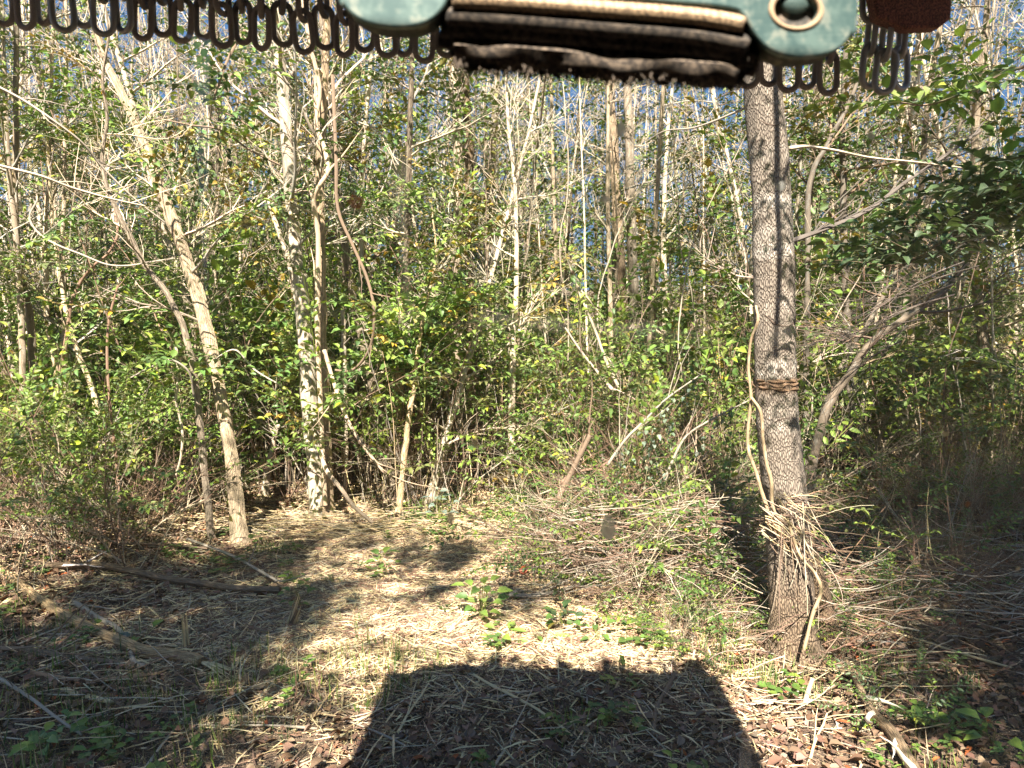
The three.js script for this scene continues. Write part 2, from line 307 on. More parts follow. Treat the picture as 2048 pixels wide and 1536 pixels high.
// the thick tree right of the clearing
{
  const px = [[1588, 1318, 108], [1584, 1240, 92], [1580, 1150, 90], [1574, 1060, 88], [1568, 980, 87], [1560, 900, 87], [1553, 800, 83], [1550, 700, 81], [1549, 600, 80], [1547, 500, 79], [1543, 400, 74], [1536, 300, 73], [1528, 200, 71], [1524, 120, 68]];
  const { b, path, radT } = tracePath(px, { up: 5.5, n: 220, seed: 3, wob: 0.004 });
  const g = base('tall_tree', b), mb = new MB(), dist = -b.z;
  const yOf = py => at(1550, py, dist).y - b.y, patches = [[730, 16, 1.0], [395, 26, 0.75], [498, 14, 0.8], [465, 34, 0.4], [300, 20, 0.3], [600, 26, 0.25], [830, 30, 0.25]].map(([py, h, s]) => [yOf(py), h * dist / F, s, py * 1.7]);
  const scarY = yOf(762);
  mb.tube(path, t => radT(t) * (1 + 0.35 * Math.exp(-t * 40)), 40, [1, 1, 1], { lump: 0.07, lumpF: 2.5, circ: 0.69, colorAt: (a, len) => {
    let k = 1, w = 0;
    for (const [y, h, s, q] of patches) { const n = noise3.noise(Math.cos(a) * 2 + q, len * 14, Math.sin(a) * 2); w = Math.max(w, s * smooth(1.25, 0.6, Math.abs(len - y) / h + 0.6 * n) * smooth(-0.3, 0.0, n)); }
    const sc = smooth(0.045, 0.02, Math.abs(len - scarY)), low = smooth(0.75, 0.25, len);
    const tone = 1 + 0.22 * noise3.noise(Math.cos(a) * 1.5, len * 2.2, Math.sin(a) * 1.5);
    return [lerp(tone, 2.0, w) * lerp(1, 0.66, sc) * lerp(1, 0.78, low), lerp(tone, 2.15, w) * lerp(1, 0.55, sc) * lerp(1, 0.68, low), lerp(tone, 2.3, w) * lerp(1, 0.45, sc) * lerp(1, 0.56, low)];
  } });
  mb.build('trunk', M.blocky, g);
  const surf = (len, a, out) => {          // a point on the bark
    let L = 0, k = 0; while (k < path.length - 2 && L + path[k].distanceTo(path[k + 1]) < len) { L += path[k].distanceTo(path[k + 1]); k++; }
    const p = path[k].clone().lerp(path[k + 1], clamp((len - L) / path[k].distanceTo(path[k + 1]), 0, 1)), R = radT(k / (path.length - 1)) + out;
    return p.add(V(Math.cos(a) * R, 0, Math.sin(a) * R));
  };
  // old scars and thin dead vines clasping the bark, front is +z
  const r = rngOf(11);
  for (const [py, a0, a1, bow, rr] of [[238, 0.5, 2.5, -0.05, 0.006], [285, 0.0, 0.8, 0.05, 0.007], [376, 0.2, 1.4, 0.02, 0.004], [520, 0.2, 2.6, 0.09, 0.006], [632, 0.3, 2.4, -0.06, 0.008], [828, 0.9, 2.0, 0.02, 0.007]]) {
    const m = new MB(), pts = []; for (let k = 0; k <= 14; k++) { const t = k / 14; pts.push(surf(yOf(py) + bow * (4 * t * (1 - t) - 0.5) + (r() - 0.5) * 0.008, lerp(a0, a1, t), -0.001)); }
    m.tube(pts, t => rr * 0.55 * (0.5 + 2 * t * (1 - t)), 6, [0.08, 0.055, 0.04]); m.build('bark_scar', M.twig, g);
  }
  { // the rough ring of callus round the trunk
    for (const dy of [0.022, 0.004, -0.016]) { const m = new MB(), pts = []; for (let k = 0; k <= 40; k++) pts.push(surf(scarY + dy + 0.010 * noise3.noise(k * 0.5, dy * 90, 3), k / 40 * Math.PI * 2, -0.004 + 0.004 * noise3.noise(k * 0.9, 1, dy * 50))); m.tube(pts, t => 0.0085 + 0.003 * Math.sin(t * 47 + dy * 300), 7, [0.6, 0.46, 0.36], { lump: 0.7, lumpF: 40 }); m.build('bark_ring', M.ridgeBark, g); }
  }
  // second stem fused to the foot at the right
  { const m = new MB(), q = [[1672, 1325], [1655, 1250], [1640, 1180], [1622, 1110], [1606, 1050]].map(([x, y]) => at(x, y, dist + 0.05).sub(b)); m.tube(curve(q, 30), t => lerp(0.062, 0.03, t), 14, [0.8, 0.66, 0.5], { lump: 0.2, lumpF: 5, circ: 0.345 }); m.build('root_flare', M.blocky, g); }
  // long bare limbs above the frame and one reaching right
  const lm = (pts, r0, r1, c) => { const m = new MB(); m.tube(curve(pts, 24), t => lerp(r0, r1, t), 6, c, { lump: 0.15 }); m.build('branch', M.twig, g); };
  lm([[1578, 297], [1612, 293], [1665, 300], [1738, 315], [1830, 324], [1950, 339]].map(([x, y], k) => at(x, y, dist + 0.12 * k).sub(b)), 0.011, 0.005, C.pale);
  lm([[1510, 205], [1470, 225], [1390, 255], [1330, 262], [1290, 285]].map(([x, y], k) => at(x, y, dist + 0.2 * k).sub(b)), 0.007, 0.003, C.grey);
  const top = path[Math.floor(path.length * 0.62)], spr = [];
  for (let k = 0; k < 16; k++) { const f = 0.9 + 0.1 * k / 16, s = path[Math.floor(f * (path.length - 1))], d = V(Math.cos(k * 2.4), 0.5, Math.sin(k * 2.4)), pts = wander(r, s, d, 0.5 + 3 * (1 - f) * 2, 8, 0.35, 0.02), m = new MB(); m.tube(pts, t => lerp(0.018, 0.004, t), 5, C.grey); m.build('branch', M.twig, g); for (let q = 3; q < 9; q++) for (let w = 0; w < 2; w++) spr.push({ m: sprayMatrix(r, pts[q], V(r() - 0.5, 0.1, r() - 0.5), 0.9 + r() * 0.5), c: leafTone(r, MIX) }); }
  crownOf(g, spr, 'mid');
  tag(g, 'thick straight tree with blocky grey bark and white lichen patches', 'tree');
  // climbing stems on its left flank
  const vine = (pts, r0, label) => { const c = pts.map(([x, y, dz]) => at(x, y, dist + (dz ?? 0))), o = base('climbing_vine', c[c.length - 1]), m = new MB(); m.tube(curve(c.map(p => p.sub(o.position)), 46), t => r0 * (0.75 + 0.35 * t), 7, [0.85, 0.74, 0.58], { lump: 0.4, lumpF: 14 }); m.build('stem', M.smoothBark, o); tag(o, label, 'vine'); };
  vine([[1512, 612, -0.04], [1516, 640, -0.10], [1502, 680, -0.05], [1497, 740, -0.03], [1502, 790, -0.05], [1497, 850, -0.03], [1497, 900, -0.04], [1512, 945, -0.08], [1524, 985, -0.09], [1540, 1030, -0.11], [1560, 1075, -0.12]], 0.0085, 'outer of two pale woody vines climbing the left side of the thick tree');
  vine([[1503, 795, -0.07], [1520, 820, -0.10], [1526, 880, -0.10], [1534, 930, -0.12], [1543, 965, -0.13], [1545, 1010, -0.13], [1562, 1070, -0.14]], 0.0095, 'inner of two pale woody vines, lying across the front of the thick tree');
  vine([[1575, 1040, -0.14], [1600, 1110, -0.17], [1632, 1150, -0.2], [1642, 1180, -0.22], [1625, 1230, -0.24], [1608, 1300, -0.26]], 0.0085, 'brown looping vine stem crossing the foot of the thick tree');
}

const LEAN = { mat: M.ridgeBark, spray: 'mid' };
traced('leaning_tree', 'pale tree with flaking bark leaning left over the fallen branches', 'tree', [[481, 1098, 38], [474, 1030, 33], [467, 950, 30], [452, 850, 28], [436, 770, 28], [420, 690, 30], [398, 600, 29], [372, 520, 27], [348, 450, 26], [325, 385, 26], [300, 320, 21], [272, 248, 20], [240, 180, 17], [205, 110, 15]], { ...LEAN, up: 2.2, lean: 0.5, seed: 21, branches: 16, from: 0.35, reach: 1.0, leafy: 0.3, pal: BRIGHT, twig: C.pale, lump: 0.24, colorAt: (a, l) => { const n = noise3.noise(Math.cos(a) * 1.5, l * 3, Math.sin(a) * 1.5); return n > 0.05 ? [1.55, 1.5, 1.35] : [1.2, 1.15, 1.05]; } });
traced('slender_tree', 'thin forked pole tree just left of the leaning tree', 'tree', [[426, 1092, 15], [414, 990, 15], [405, 900, 15], [395, 800, 14], [386, 730, 14], [366, 655, 12], [336, 590, 11], [286, 525, 10], [254, 460, 9], [229, 411, 9], [204, 321, 7], [215, 235, 6], [205, 160, 5]], { ...LEAN, up: 0.6, lean: -0.5, seed: 22, branches: 9, from: 0.45, reach: 0.8, leafy: 0.15, pal: BRIGHT, twig: C.pale, lump: 0.1 });
traced('mottled_tree', 'smooth mottled grey trunk, left one of the pair behind the clearing', 'tree', [[640, 1048, 36], [632, 980, 33], [626, 900, 33], [620, 830, 34], [616, 760, 33], [608, 650, 31], [600, 560, 29], [592, 500, 27], [584, 420, 26], [577, 330, 25], [571, 250, 24], [563, 150, 23], [555, 80, 22]], { up: 4, lean: 0.2, seed: 23, branches: 14, from: 0.5, reach: 1.5, leafy: 0.45, pal: MIX, mat: M.smoothBark, lump: 0.1, colorAt: (a, l) => { const n = noise3.noise(Math.cos(a) * 1.2, l * 2.6, Math.sin(a) * 1.2), q = n < -0.1 ? 0.72 : 1.12; return [q, q, q * 0.98]; } });
traced('vine_wrapped_tree', 'cream trunk wound with vines, right one of the pair behind the clearing', 'tree', [[657, 1052, 24], [655, 960, 22], [652, 880, 20], [648, 780, 20], [645, 700, 19], [644, 600, 19], [642, 500, 18], [640, 420, 18], [640, 330, 17], [645, 240, 17], [650, 140, 16]], { up: 3.5, seed: 24, branches: 16, from: 0.5, reach: 1.2, leafy: 0.35, pal: MIX, mat: M.ridgeBark, twig: C.pale, colorAt: () => [1.3, 1.2, 1.05] });
traced('young_tree', 'pale young tree in bright maple leaves at the back edge of the clearing', 'tree', [[785, 998, 26], [787, 930, 24], [790, 850, 22], [796, 770, 21], [801, 690, 19], [806, 600, 14], [812, 500, 12], [817, 380, 12], [820, 260, 11], [822, 160, 10]], { up: 2, seed: 25, branches: 12, from: 0.4, reach: 1.1, leafy: 0.4, pal: MIX, mat: M.ridgeBark, colorAt: (a, l) => l < 1.9 ? [1.75, 1.6, 1.3] : [0.5, 0.48, 0.46] });
traced('young_tree', 'thin pale stem leaning right in front of the young maple', 'tree', [[793, 1052, 14], [803, 970, 13], [811, 890, 12], [820, 820, 11], [828, 770, 9], [836, 700, 8], [850, 620, 6]], { up: 0.8, seed: 26, branches: 6, from: 0.5, reach: 0.6, leafy: 0.6, pal: BRIGHT, mat: M.ridgeBark, colorAt: () => [1.7, 1.55, 1.25] });
traced('dark_tree', 'dark straight trunk, leftmost of the clump behind the clearing', 'tree', [[918, 962, 20], [915, 800, 18], [912, 600, 17], [915, 400, 16], [915, 250, 20], [905, 120, 18]], { up: 3, seed: 27, branches: 16, from: 0.3, reach: 1.2, leafy: 0.4, pal: MIX, mat: M.smoothBark, colorAt: (a, l) => l < 2.6 ? [0.6, 0.56, 0.52] : [1, 0.95, 0.9] });
traced('dark_tree', 'broad brown trunk wrapped in dead vine in the clump behind the clearing', 'tree', [[948, 955, 34], [945, 860, 30], [945, 740, 26], [942, 600, 20], [935, 450, 18], [938, 300, 17], [930, 130, 16]], { up: 3, seed: 28, branches: 18, from: 0.3, reach: 1.2, leafy: 0.4, pal: MIX, mat: M.ridgeBark, lump: 0.3, colorAt: () => [0.62, 0.55, 0.48] });
traced('dark_tree', 'slim grey trunk, rightmost of the clump behind the clearing', 'tree', [[985, 950, 17], [983, 820, 16], [975, 650, 15], [980, 450, 14], [985, 300, 13], [995, 150, 12]], { up: 3, seed: 29, branches: 14, from: 0.4, reach: 1.2, leafy: 0.4, pal: MIX, mat: M.smoothBark, colorAt: () => [0.75, 0.72, 0.7] });
traced('twin_tree', 'tan stringy trunk, left of the tall twins left of the thick tree', 'tree', [[1262, 905, 24], [1255, 780, 22], [1247, 640, 21], [1240, 520, 20], [1234, 400, 19], [1226, 280, 18], [1220, 160, 17]], { up: 4, seed: 30, branches: 12, from: 0.45, reach: 1.2, leafy: 0.3, pal: MIX, mat: M.ridgeBark, lump: 0.2, colorAt: (a, l) => l > 2.1 ? [1.15, 1.05, 0.95] : [0.6, 0.5, 0.45] });
traced('twin_tree', 'dark smooth trunk, right of the tall twins left of the thick tree', 'tree', [[1285, 900, 20], [1278, 780, 19], [1270, 640, 19], [1264, 500, 19], [1261, 380, 18], [1258, 260, 17], [1254, 150, 16]], { up: 4, seed: 31, branches: 12, from: 0.45, reach: 1.2, leafy: 0.3, pal: MIX, mat: M.smoothBark, colorAt: () => [0.62, 0.6, 0.58] });
traced('white_tree', 'white sunlit trunk in the shade right of the thick tree', 'tree', [[1812, 990, 24], [1808, 900, 21], [1806, 800, 20], [1800, 700, 18], [1808, 600, 16], [1815, 480, 15], [1822, 340, 14], [1830, 200, 12]], { base: floorAt(1812, 930, -0.02), up: 3, seed: 32, branches: 12, from: 0.45, reach: 1.3, leafy: 0.35, pal: MIX, mat: M.smoothBark, colorAt: () => [1.5, 1.5, 1.5] });
traced('white_tree', 'narrower white trunk left of the sunlit white trunk', 'tree', [[1762, 980, 14], [1765, 860, 13], [1775, 740, 12], [1790, 600, 11], [1800, 450, 10], [1815, 250, 9]], { base: floorAt(1762, 915, -0.02), up: 3, seed: 33, branches: 10, from: 0.45, reach: 1.3, leafy: 0.35, pal: MIX, mat: M.smoothBark, colorAt: () => [1.25, 1.22, 1.2] });
traced('shaded_tree', 'dark upright trunk forking towards the sky right of the thick tree', 'tree', [[1614, 1000, 17], [1614, 850, 15], [1612, 700, 13], [1616, 551, 12], [1618, 383, 11], [1629, 335, 10], [1651, 295, 9], [1698, 207, 8], [1730, 120, 7]], { base: floorAt(1614, 1010, -0.02), up: 1.5, seed: 34, branches: 10, from: 0.5, reach: 1, leafy: 0.25, pal: DULL, colorAt: () => [0.34, 0.33, 0.33], twig: C.brown });
traced('shaded_tree', 'thicker dark trunk midway between thick tree and white trunk', 'tree', [[1706, 1000, 22], [1702, 850, 19], [1695, 680, 17], [1690, 529, 15], [1687, 405, 14], [1687, 346, 13], [1683, 258, 12], [1690, 120, 10]], { base: floorAt(1706, 965, -0.02), up: 2, seed: 35, branches: 14, from: 0.4, reach: 1.2, leafy: 0.3, pal: DULL, colorAt: () => [0.34, 0.33, 0.33], twig: C.brown });
traced('bent_tree', 'bare dark stem arching right from beside the thick tree', 'tree', [[1600, 1000, 18], [1640, 860, 18], [1668, 790, 17], [1702, 745, 16], [1738, 690, 15], [1811, 635, 14], [1884, 587, 12], [1928, 529, 10], [1955, 470, 7]], { base: floorAt(1600, 1090, -0.02), seed: 36, branches: 12, from: 0.35, reach: 0.9, leafy: 0.1, el0: -0.2, pal: DULL, twig: C.brown, colorAt: () => [0.4, 0.37, 0.35] });
traced('bent_tree', 'thin dark pole slanting up right across the white trunks', 'tree', [[1592, 960, 10], [1640, 840, 10], [1690, 720, 9], [1740, 640, 9], [1830, 470, 8], [1900, 300, 7], [1950, 180, 6]], { base: floorAt(1592, 1010, -0.02), seed: 37, branches: 10, from: 0.35, reach: 1, leafy: 0.15, pal: DULL, twig: C.brown, colorAt: () => [0.4, 0.38, 0.36] });
// saplings at the left edge
const LS = [
  ['cream sapling with a bend, nearest the left edge of the clearing', [[160, 905, 10], [135, 830, 14], [120, 770, 15], [108, 700, 14], [95, 640, 12], [92, 560, 10], [90, 480, 9], [95, 380, 8], [100, 250, 8]], [1.25, 1.15, 1.0]],
  ['straight pale sapling just right of the bent cream sapling', [[135, 880, 9], [133, 800, 10], [130, 720, 10], [128, 640, 9], [126, 500, 8], [130, 300, 7]], [1.1, 1.0, 0.9]],
  ['slanting pale sapling, rightmost of the three left of the leaning tree', [[212, 880, 9], [190, 800, 11], [170, 740, 10], [150, 690, 10], [128, 600, 8], [110, 480, 7]], [1.3, 1.2, 1.0]],
  ['dark mossy sapling close to the left edge of the view', [[70, 890, 17], [66, 760, 16], [60, 640, 15], [40, 540, 14], [30, 420, 12], [32, 250, 11]], [0.5, 0.46, 0.4]],
  ['second dark sapling from the left edge, mottled with pale patches', [[48, 880, 13], [45, 720, 12], [40, 600, 12], [32, 480, 11], [15, 300, 9]], [0.7, 0.65, 0.6]],
];
LS.forEach(([l, px, c], k) => traced('sapling', l, 'sapling', px, { base: floorAt(px[0][0], 1010 + 8 * k, -0.02), up: 2, seed: 40 + k, branches: 12, from: 0.35, reach: 0.9, leafy: 0.45, pal: MIX, twig: C.grey, colorAt: () => c }));
[['grey snag with a pale broken top behind the vine wrapped tree', [[690, 1010, 8], [692, 900, 9], [690, 800, 9], [688, 700, 9], [685, 620, 8]]], ['lichen grey stem leaning between the leaning tree and the mottled trunk', [[655, 1000, 9], [610, 700, 10], [585, 560, 9], [560, 470, 9], [540, 410, 8], [538, 360, 6]]], ['short broken stump stem standing in the weeds left of the pair', [[528, 1010, 16], [536, 940, 14], [548, 880, 10], [556, 850, 8]]]]
  .forEach(([l, px], k) => traced('dead_stem', l, 'dead tree', px, { base: floorAt(px[0][0], 1020 - 10 * k, -0.02), seed: 50 + k, branches: 4, from: 0.5, reach: 0.5, leafy: 0, dead: 1, pal: MIX, colorAt: () => [1.1, 1.05, 1.02] }));

// ---------------------------------------------------------------- bare arching stems and vines in front of the thicket
function stemLine(name, label, category, pts, w0, w1, col, o = {}) {
  const c = pts.map(([x, y, d]) => d ? at(x, y, d) : floorAt(x, y, o.lift ?? 0.02)), o0 = base(name, c[0].clone()), m = new MB(), rr = rngOf(pts[0][0] * 7 + pts[0][1]), cv = curve(c.map(p => p.sub(o0.position)), o.n || 40), dm = -o0.position.z;
  m.tube(cv, t => lerp(w0, w1, t) / 2 * dm / F, o.sides || 6, col, { lump: o.lump ?? 0.15, lumpF: 9 });
  m.build('stem', o.mat || M.twig, o0);
  if (o.twigs) { const tm = new MB(); for (let k = 0; k < o.twigs; k++) { const i = 4 + Math.floor(rr() * (cv.length - 5)), d = cv[i].clone().sub(cv[i - 1]).normalize().add(V(rr() - 0.5, rr() * 0.8, rr() - 0.5)).normalize(); tm.tube(wander(rr, cv[i], d, 0.15 + rr() * 0.5, 5, 0.4), t => lerp(w1, 0.8, t) / 2 * dm / F * 0.6, 4, jit(rr, col, 0.15)); } tm.build('twig', M.twig, o0).userData.kind = 'stuff'; }
  if (o.leaves) { const s = []; for (let k = 0; k < o.leaves; k++) { const i = 2 + Math.floor(rr() * (cv.length - 3)); s.push({ m: sprayMatrix(rr, cv[i], V(rr() - 0.5, 0.1, rr() - 0.5), o.leafScale ?? 0.8), c: leafTone(rr, o.pal || BRIGHT) }); } crownOf(o0, s, o.spray || 'mid', 'leaves'); }
  return tag(o0, label, category, o.group);
}
stemLine('bare_branch', 'long straight pale twig slanting down from the left edge', 'branch', [[-60, 312, 4.5], [0, 331, 4.5], [82, 352, 4.5], [143, 375, 4.6], [229, 399, 4.7], [290, 412, 4.8]], 7, 4, C.pale, { twigs: 5 });
stemLine('bare_branch', 'grey twig dropping from the upper left to the leaning tree', 'branch', [[-20, 165, 4.8], [46, 200, 4.8], [104, 239, 4.8], [165, 286, 4.9], [200, 329, 5], [272, 400, 5.1], [330, 445, 5.2]], 6, 4, C.grey, { twigs: 6 });
stemLine('bare_branch', 'slender reddish stem arching above the cream saplings', 'vine', [[120, 745, 5.6], [134, 665, 5.6], [143, 604, 5.6], [161, 565, 5.6], [190, 529, 5.5], [215, 508, 5.5], [234, 472, 5.5], [229, 420, 5.6]], 8, 4, C.red, { twigs: 3 });
stemLine('bare_branch', 'reddish brown stem rising straight beside the slender pole tree', 'vine', [[238, 1095], [236, 960, 5.4], [222, 830, 5.4], [214, 720, 5.4], [218, 640, 5.4], [236, 570, 5.4]], 7, 4, C.red, { twigs: 4 });
stemLine('hanging_vine', 'thin sagging loop of vine hung among the left saplings', 'vine', [[75, 400, 5.2], [59, 436, 5.2], [79, 468, 5.2], [115, 490, 5.2], [161, 508, 5.2], [215, 529, 5.2], [258, 531, 5.2], [300, 524, 5.2], [347, 517, 5.2]], 4, 3, C.grey);
stemLine('hanging_vine', 'thin wavy vine hanging beside the leaning tree foot', 'vine', [[352, 690, 5.3], [356, 760, 5.3], [352, 800, 5.3], [364, 860, 5.3], [362, 910, 5.3], [352, 950, 5.3]], 6, 4, C.pale);
stemLine('hanging_vine', 'twisted vine looping out from the cream vine wrapped trunk', 'vine', [[650, 1010, 5.95], [640, 800, 5.9], [634, 640, 5.9], [636, 470, 5.9], [628, 400, 5.85], [640, 370, 5.8], [655, 345, 5.8], [650, 300, 5.85], [632, 250, 5.9], [640, 180, 5.9], [620, 90, 5.9], [600, -40, 5.9]], 10, 8, [0.5, 0.38, 0.26], { twigs: 8 });
stemLine('hanging_vine', 'brown vine bowing right of the vine wrapped trunk', 'vine', [[665, 150, 5.9], [672, 320, 5.8], [676, 420, 5.8], [705, 490, 5.8], [735, 560, 5.8], [748, 625, 5.8], [738, 700, 5.9], [700, 742, 6], [670, 740, 6]], 7, 5, C.brown, { twigs: 4 });
stemLine('hanging_vine', 'tan vine sliding down from the wrapped trunk to the clearing', 'vine', [[648, 700, 5.8], [672, 780, 5.7], [700, 850, 5.6], [740, 910, 5.6], [768, 945, 5.6]], 8, 6, [0.42, 0.31, 0.22], { twigs: 4 });
stemLine('hanging_vine', 'thick pale root-like vine leaning from the pair to the ground', 'vine', [[640, 900, 5.7], [652, 940, 5.65], [680, 975, 5.6], [705, 1010, 5.6], [745, 1045, 5.6]], 10, 7, [0.46, 0.35, 0.25]);
stemLine('bare_branch', 'thin bare branch arching over the maple leaves near the sky gap', 'branch', [[716, 244, 6.2], [760, 265, 6.2], [785, 310, 6.2], [797, 330, 6.2]], 4, 3, C.pale, { twigs: 3 });
stemLine('bare_branch', 'long pale bare stem slanting down right between clump and twins', 'branch', [[1135, 520, 6], [1160, 590, 6], [1190, 660, 6], [1215, 730, 6], [1240, 780, 6]], 3, 8, C.pale, { twigs: 4 });
stemLine('bare_branch', 'second pale stem slanting down right towards the twin trunks', 'branch', [[1130, 655, 5.8], [1160, 700, 5.8], [1195, 745, 5.8], [1225, 780, 5.7]], 3, 8, [0.4, 0.31, 0.25], { twigs: 3 });
stemLine('bare_branch', 'straight dark limb rising right behind the thick tree', 'branch', [[1560, 490, 4.4], [1592, 479, 4.5], [1665, 452, 4.5], [1738, 419, 4.6], [1811, 364, 4.7], [1866, 328, 4.8], [1960, 262, 4.9]], 11, 6, [0.12, 0.1, 0.085], { twigs: 14 });
for (let k = 0; k < 9; k++) { const r = rngOf(900 + k), x0 = 1960 - k * 24 + r() * 50, y0 = 450 + k * 24 + r() * 60, x1 = 1620 + r() * 130, y1 = 570 + k * 18 + r() * 110; stemLine('bare_branch', 'thin grey twig of the bare fan between thick tree and dark leaves', 'branch', [[x0, y0, 4.3], [lerp(x0, x1, 0.35), lerp(y0, y1, 0.25), 4.3], [lerp(x0, x1, 0.7), lerp(y0, y1, 0.62), 4.35], [x1, y1, 4.4]], 3.5, 1.5, jit(r, [0.2, 0.16, 0.135], 0.25), { twigs: 14, group: 'bare twigs fanning out right of the thick tree' }); }
// vines and thin stems hanging all through the front of the thicket
{
  const r = rngOf(77);
  for (let k = 0; k < 60; k++) {
    const d = lerp(5.9, 8.2, r()), x = lerp(-0.62, 0.62, r()) * d, y0 = 0.2 + r() * 1.2, L = 1.0 + r() * 2.6, p = V(x, y0, -d);
    if (x > -2.2 && x < 0.4 && d < 6.6) p.z = -6.7 - r();
    const g = base('hanging_vine', p), m = new MB(), tilt = V((r() - 0.5) * 0.9, 1, (r() - 0.5) * 0.4).normalize();
    const pts = wander(r, V(), tilt, L, 16, 0.34, 0.03); const ci = Math.floor(r() * 4); m.tube(pts, t => lerp(0.0062, 0.003, t), 5, jit(r, [C.pale, C.grey, C.brown, C.red][ci], 0.2)); m.build('stem', M.twig, g);
    const cn = ['pale', 'grey', 'brown', 'reddish'][ci], z = zoneOf(p.x, -p.z); tag(g, `thin crooked ${cn} vine stem climbing ${z}`, 'vine', `${cn} vines ${z}`);
  }
}

// ---------------------------------------------------------------- the thicket: saplings of a dozen shapes, each set out on its own
function straightPath(r, h, lean, crook) {
  const pts = [], a = r() * 6.28, n = 22; let x = 0, z = 0, vx = Math.cos(a) * lean, vz = Math.sin(a) * lean;
  for (let k = 0; k <= n; k++) { pts.push(V(x, h * k / n, z)); vx += (r() - 0.5) * crook; vz += (r() - 0.5) * crook; vx *= 0.96; vz *= 0.96; x += vx * h / n; z += vz * h / n; }
  return pts;
}
const inClearing = (x, d) => d < 6.5 + 0.45 * Math.sin(x * 1.7) && x > -2.7 && x < 0.55;
function saplingVariant(k) {
  const r = rngOf(500 + k), h = 5.2 + r() * 3, r0 = 0.018 + r() * r() * 0.05, leafy = [0.8, 0.4, 0.66, 0.2, 0.7, 0.45][k % 6];
  const kind = ['mid', 'big', 'mid', 'vine', 'small', 'mid'][k % 6], pal = [MIX, BRIGHT, MIX, DULL, MIX, [C.green, C.olive, C.yellow]][k % 6];
  const tone = [1, 1.25, 0.6, 1.1, 0.75, 1.3][k % 6], o = { path: straightPath(r, h, 0.12, 0.16), r0, r1: 0.006, sides: 7, branches: 18 + Math.floor(r() * 10), from: 0.08, reach: 1.05, leafy, pal, twigs: 3, dead: 0.38, twig: pick(r, [C.grey, C.pale, C.brown, C.pale]), leafAt: p => smooth(4.6, 2.7, p.y) * 0.9 + 0.1, mat: k % 2 ? M.smoothBark : M.ridgeBark, colorAt: () => [tone, tone * 0.98, tone * 0.95], spray: kind };
  return { o, t: growTree(r, o), r0 };
}
const KINDS = [];
for (let k = 0; k < 14; k++) KINDS.push(saplingVariant(k));
for (let k = 14; k < 20; k++) {             // straight bare poles with hardly a leaf
  const r = rngOf(560 + k), h = 5.5 + r() * 3, r0 = 0.012 + r() * 0.022, tone = [1.35, 1.1, 1.4, 0.7, 1.25, 1.5][k - 14];
  const o = { path: straightPath(r, h, 0.07, 0.05), r0, r1: 0.005, sides: 6, branches: 10, from: 0.25, reach: 0.7, leafy: 0.1, pal: MIX, twigs: 3, dead: 0.6, el0: 0.5, el1: 1.3, twig: pick(r, [C.grey, C.pale]), mat: k % 2 ? M.smoothBark : M.ridgeBark, colorAt: () => [tone, tone * 0.98, tone * 0.93], spray: 'mid' };
  KINDS.push({ o, t: growTree(r, o), r0, pole: ['pale', 'grey', 'white', 'dark', 'cream', 'white'][k - 14] });
}
const spotsUsed = [];
const tint = ['grey', 'cream', 'dark', 'bare grey', 'brown', 'pale'];
function zoneOf(x, d) {
  const px = 1024 + F * x / d, Z = [[230, 'at the left edge'], [430, 'beside the leaning tree'], [600, 'left of the mottled trunk'], [720, 'behind the pair of trunks'], [880, 'behind the young maple'], [1010, 'behind the dark clump'], [1200, 'right of the dark clump'], [1320, 'behind the tall twins'], [1480, 'left of the thick tree'], [1640, 'behind the thick tree'], [1840, 'among the white trunks'], [1e9, 'at the right edge']];
  return Z.find(z => px < z[0])[1];
}
{
  const r = rngOf(321), made = {}; let n = 0, tries = 0;
  while (n < 300 && tries++ < 12000) {
    const d = Math.sqrt(lerp(6.2 * 6.2, 16.5 * 16.5, r())), x = (r() * 2 - 1) * (0.72 * d + 0.5);
    if (inClearing(x, d - 0.25) || (x > 0.3 && x < 2.0 && d < 6.9)) continue;
    if (spotsUsed.some(q => (q[0] - x) ** 2 + (q[1] - d) ** 2 < 0.11)) continue;
    spotsUsed.push([x, d]); n++;
    const k = r() < 0.45 ? 14 + Math.floor(r() * 6) : Math.floor(r() * 14), K = KINDS[k], zone = zoneOf(x, d), p = V(x, gh(x, -d) - 0.03, -d), far = d > 10.5;
    const label = K.pole ? `${K.pole} straight bare pole ${far ? 'deep in' : 'in the front of'} the thicket ${zone}` : `${tint[k % 6]} ${k % 6 === 3 ? 'sapling' : K.r0 > 0.035 ? 'stout leafy sapling' : 'slim leafy sapling'} ${far ? 'deep in' : 'in the front of'} the thicket ${zone}`, group = K.pole ? `${K.pole} poles ${zone}${far ? ', deep' : ''}` : `${tint[k % 6]}${k % 6 === 3 ? '' : K.r0 > 0.035 ? ' stout' : ' slim'} saplings ${zone}${far ? ', deep' : ''}`;
    let g;
    if (!made[k]) {
      g = base('thicket_sapling', p); K.t.trunk.build('trunk', K.o.mat, g); K.t.limb.build('branch', M.twig, g).userData.kind = 'stuff';
      if (K.t.sprays.length) crownOf(g, K.t.sprays, K.o.spray); made[k] = g;
    } else { g = copyOf(made[k], 'thicket_sapling'); g.position.copy(p); }
    g.rotation.set((r() - 0.5) * 0.12, r() * 6.28, (r() - 0.5) * 0.12); const sc = 0.75 + r() * 0.55; g.scale.set(sc, sc, sc);
    tag(g, label, 'sapling', group);
  }
}
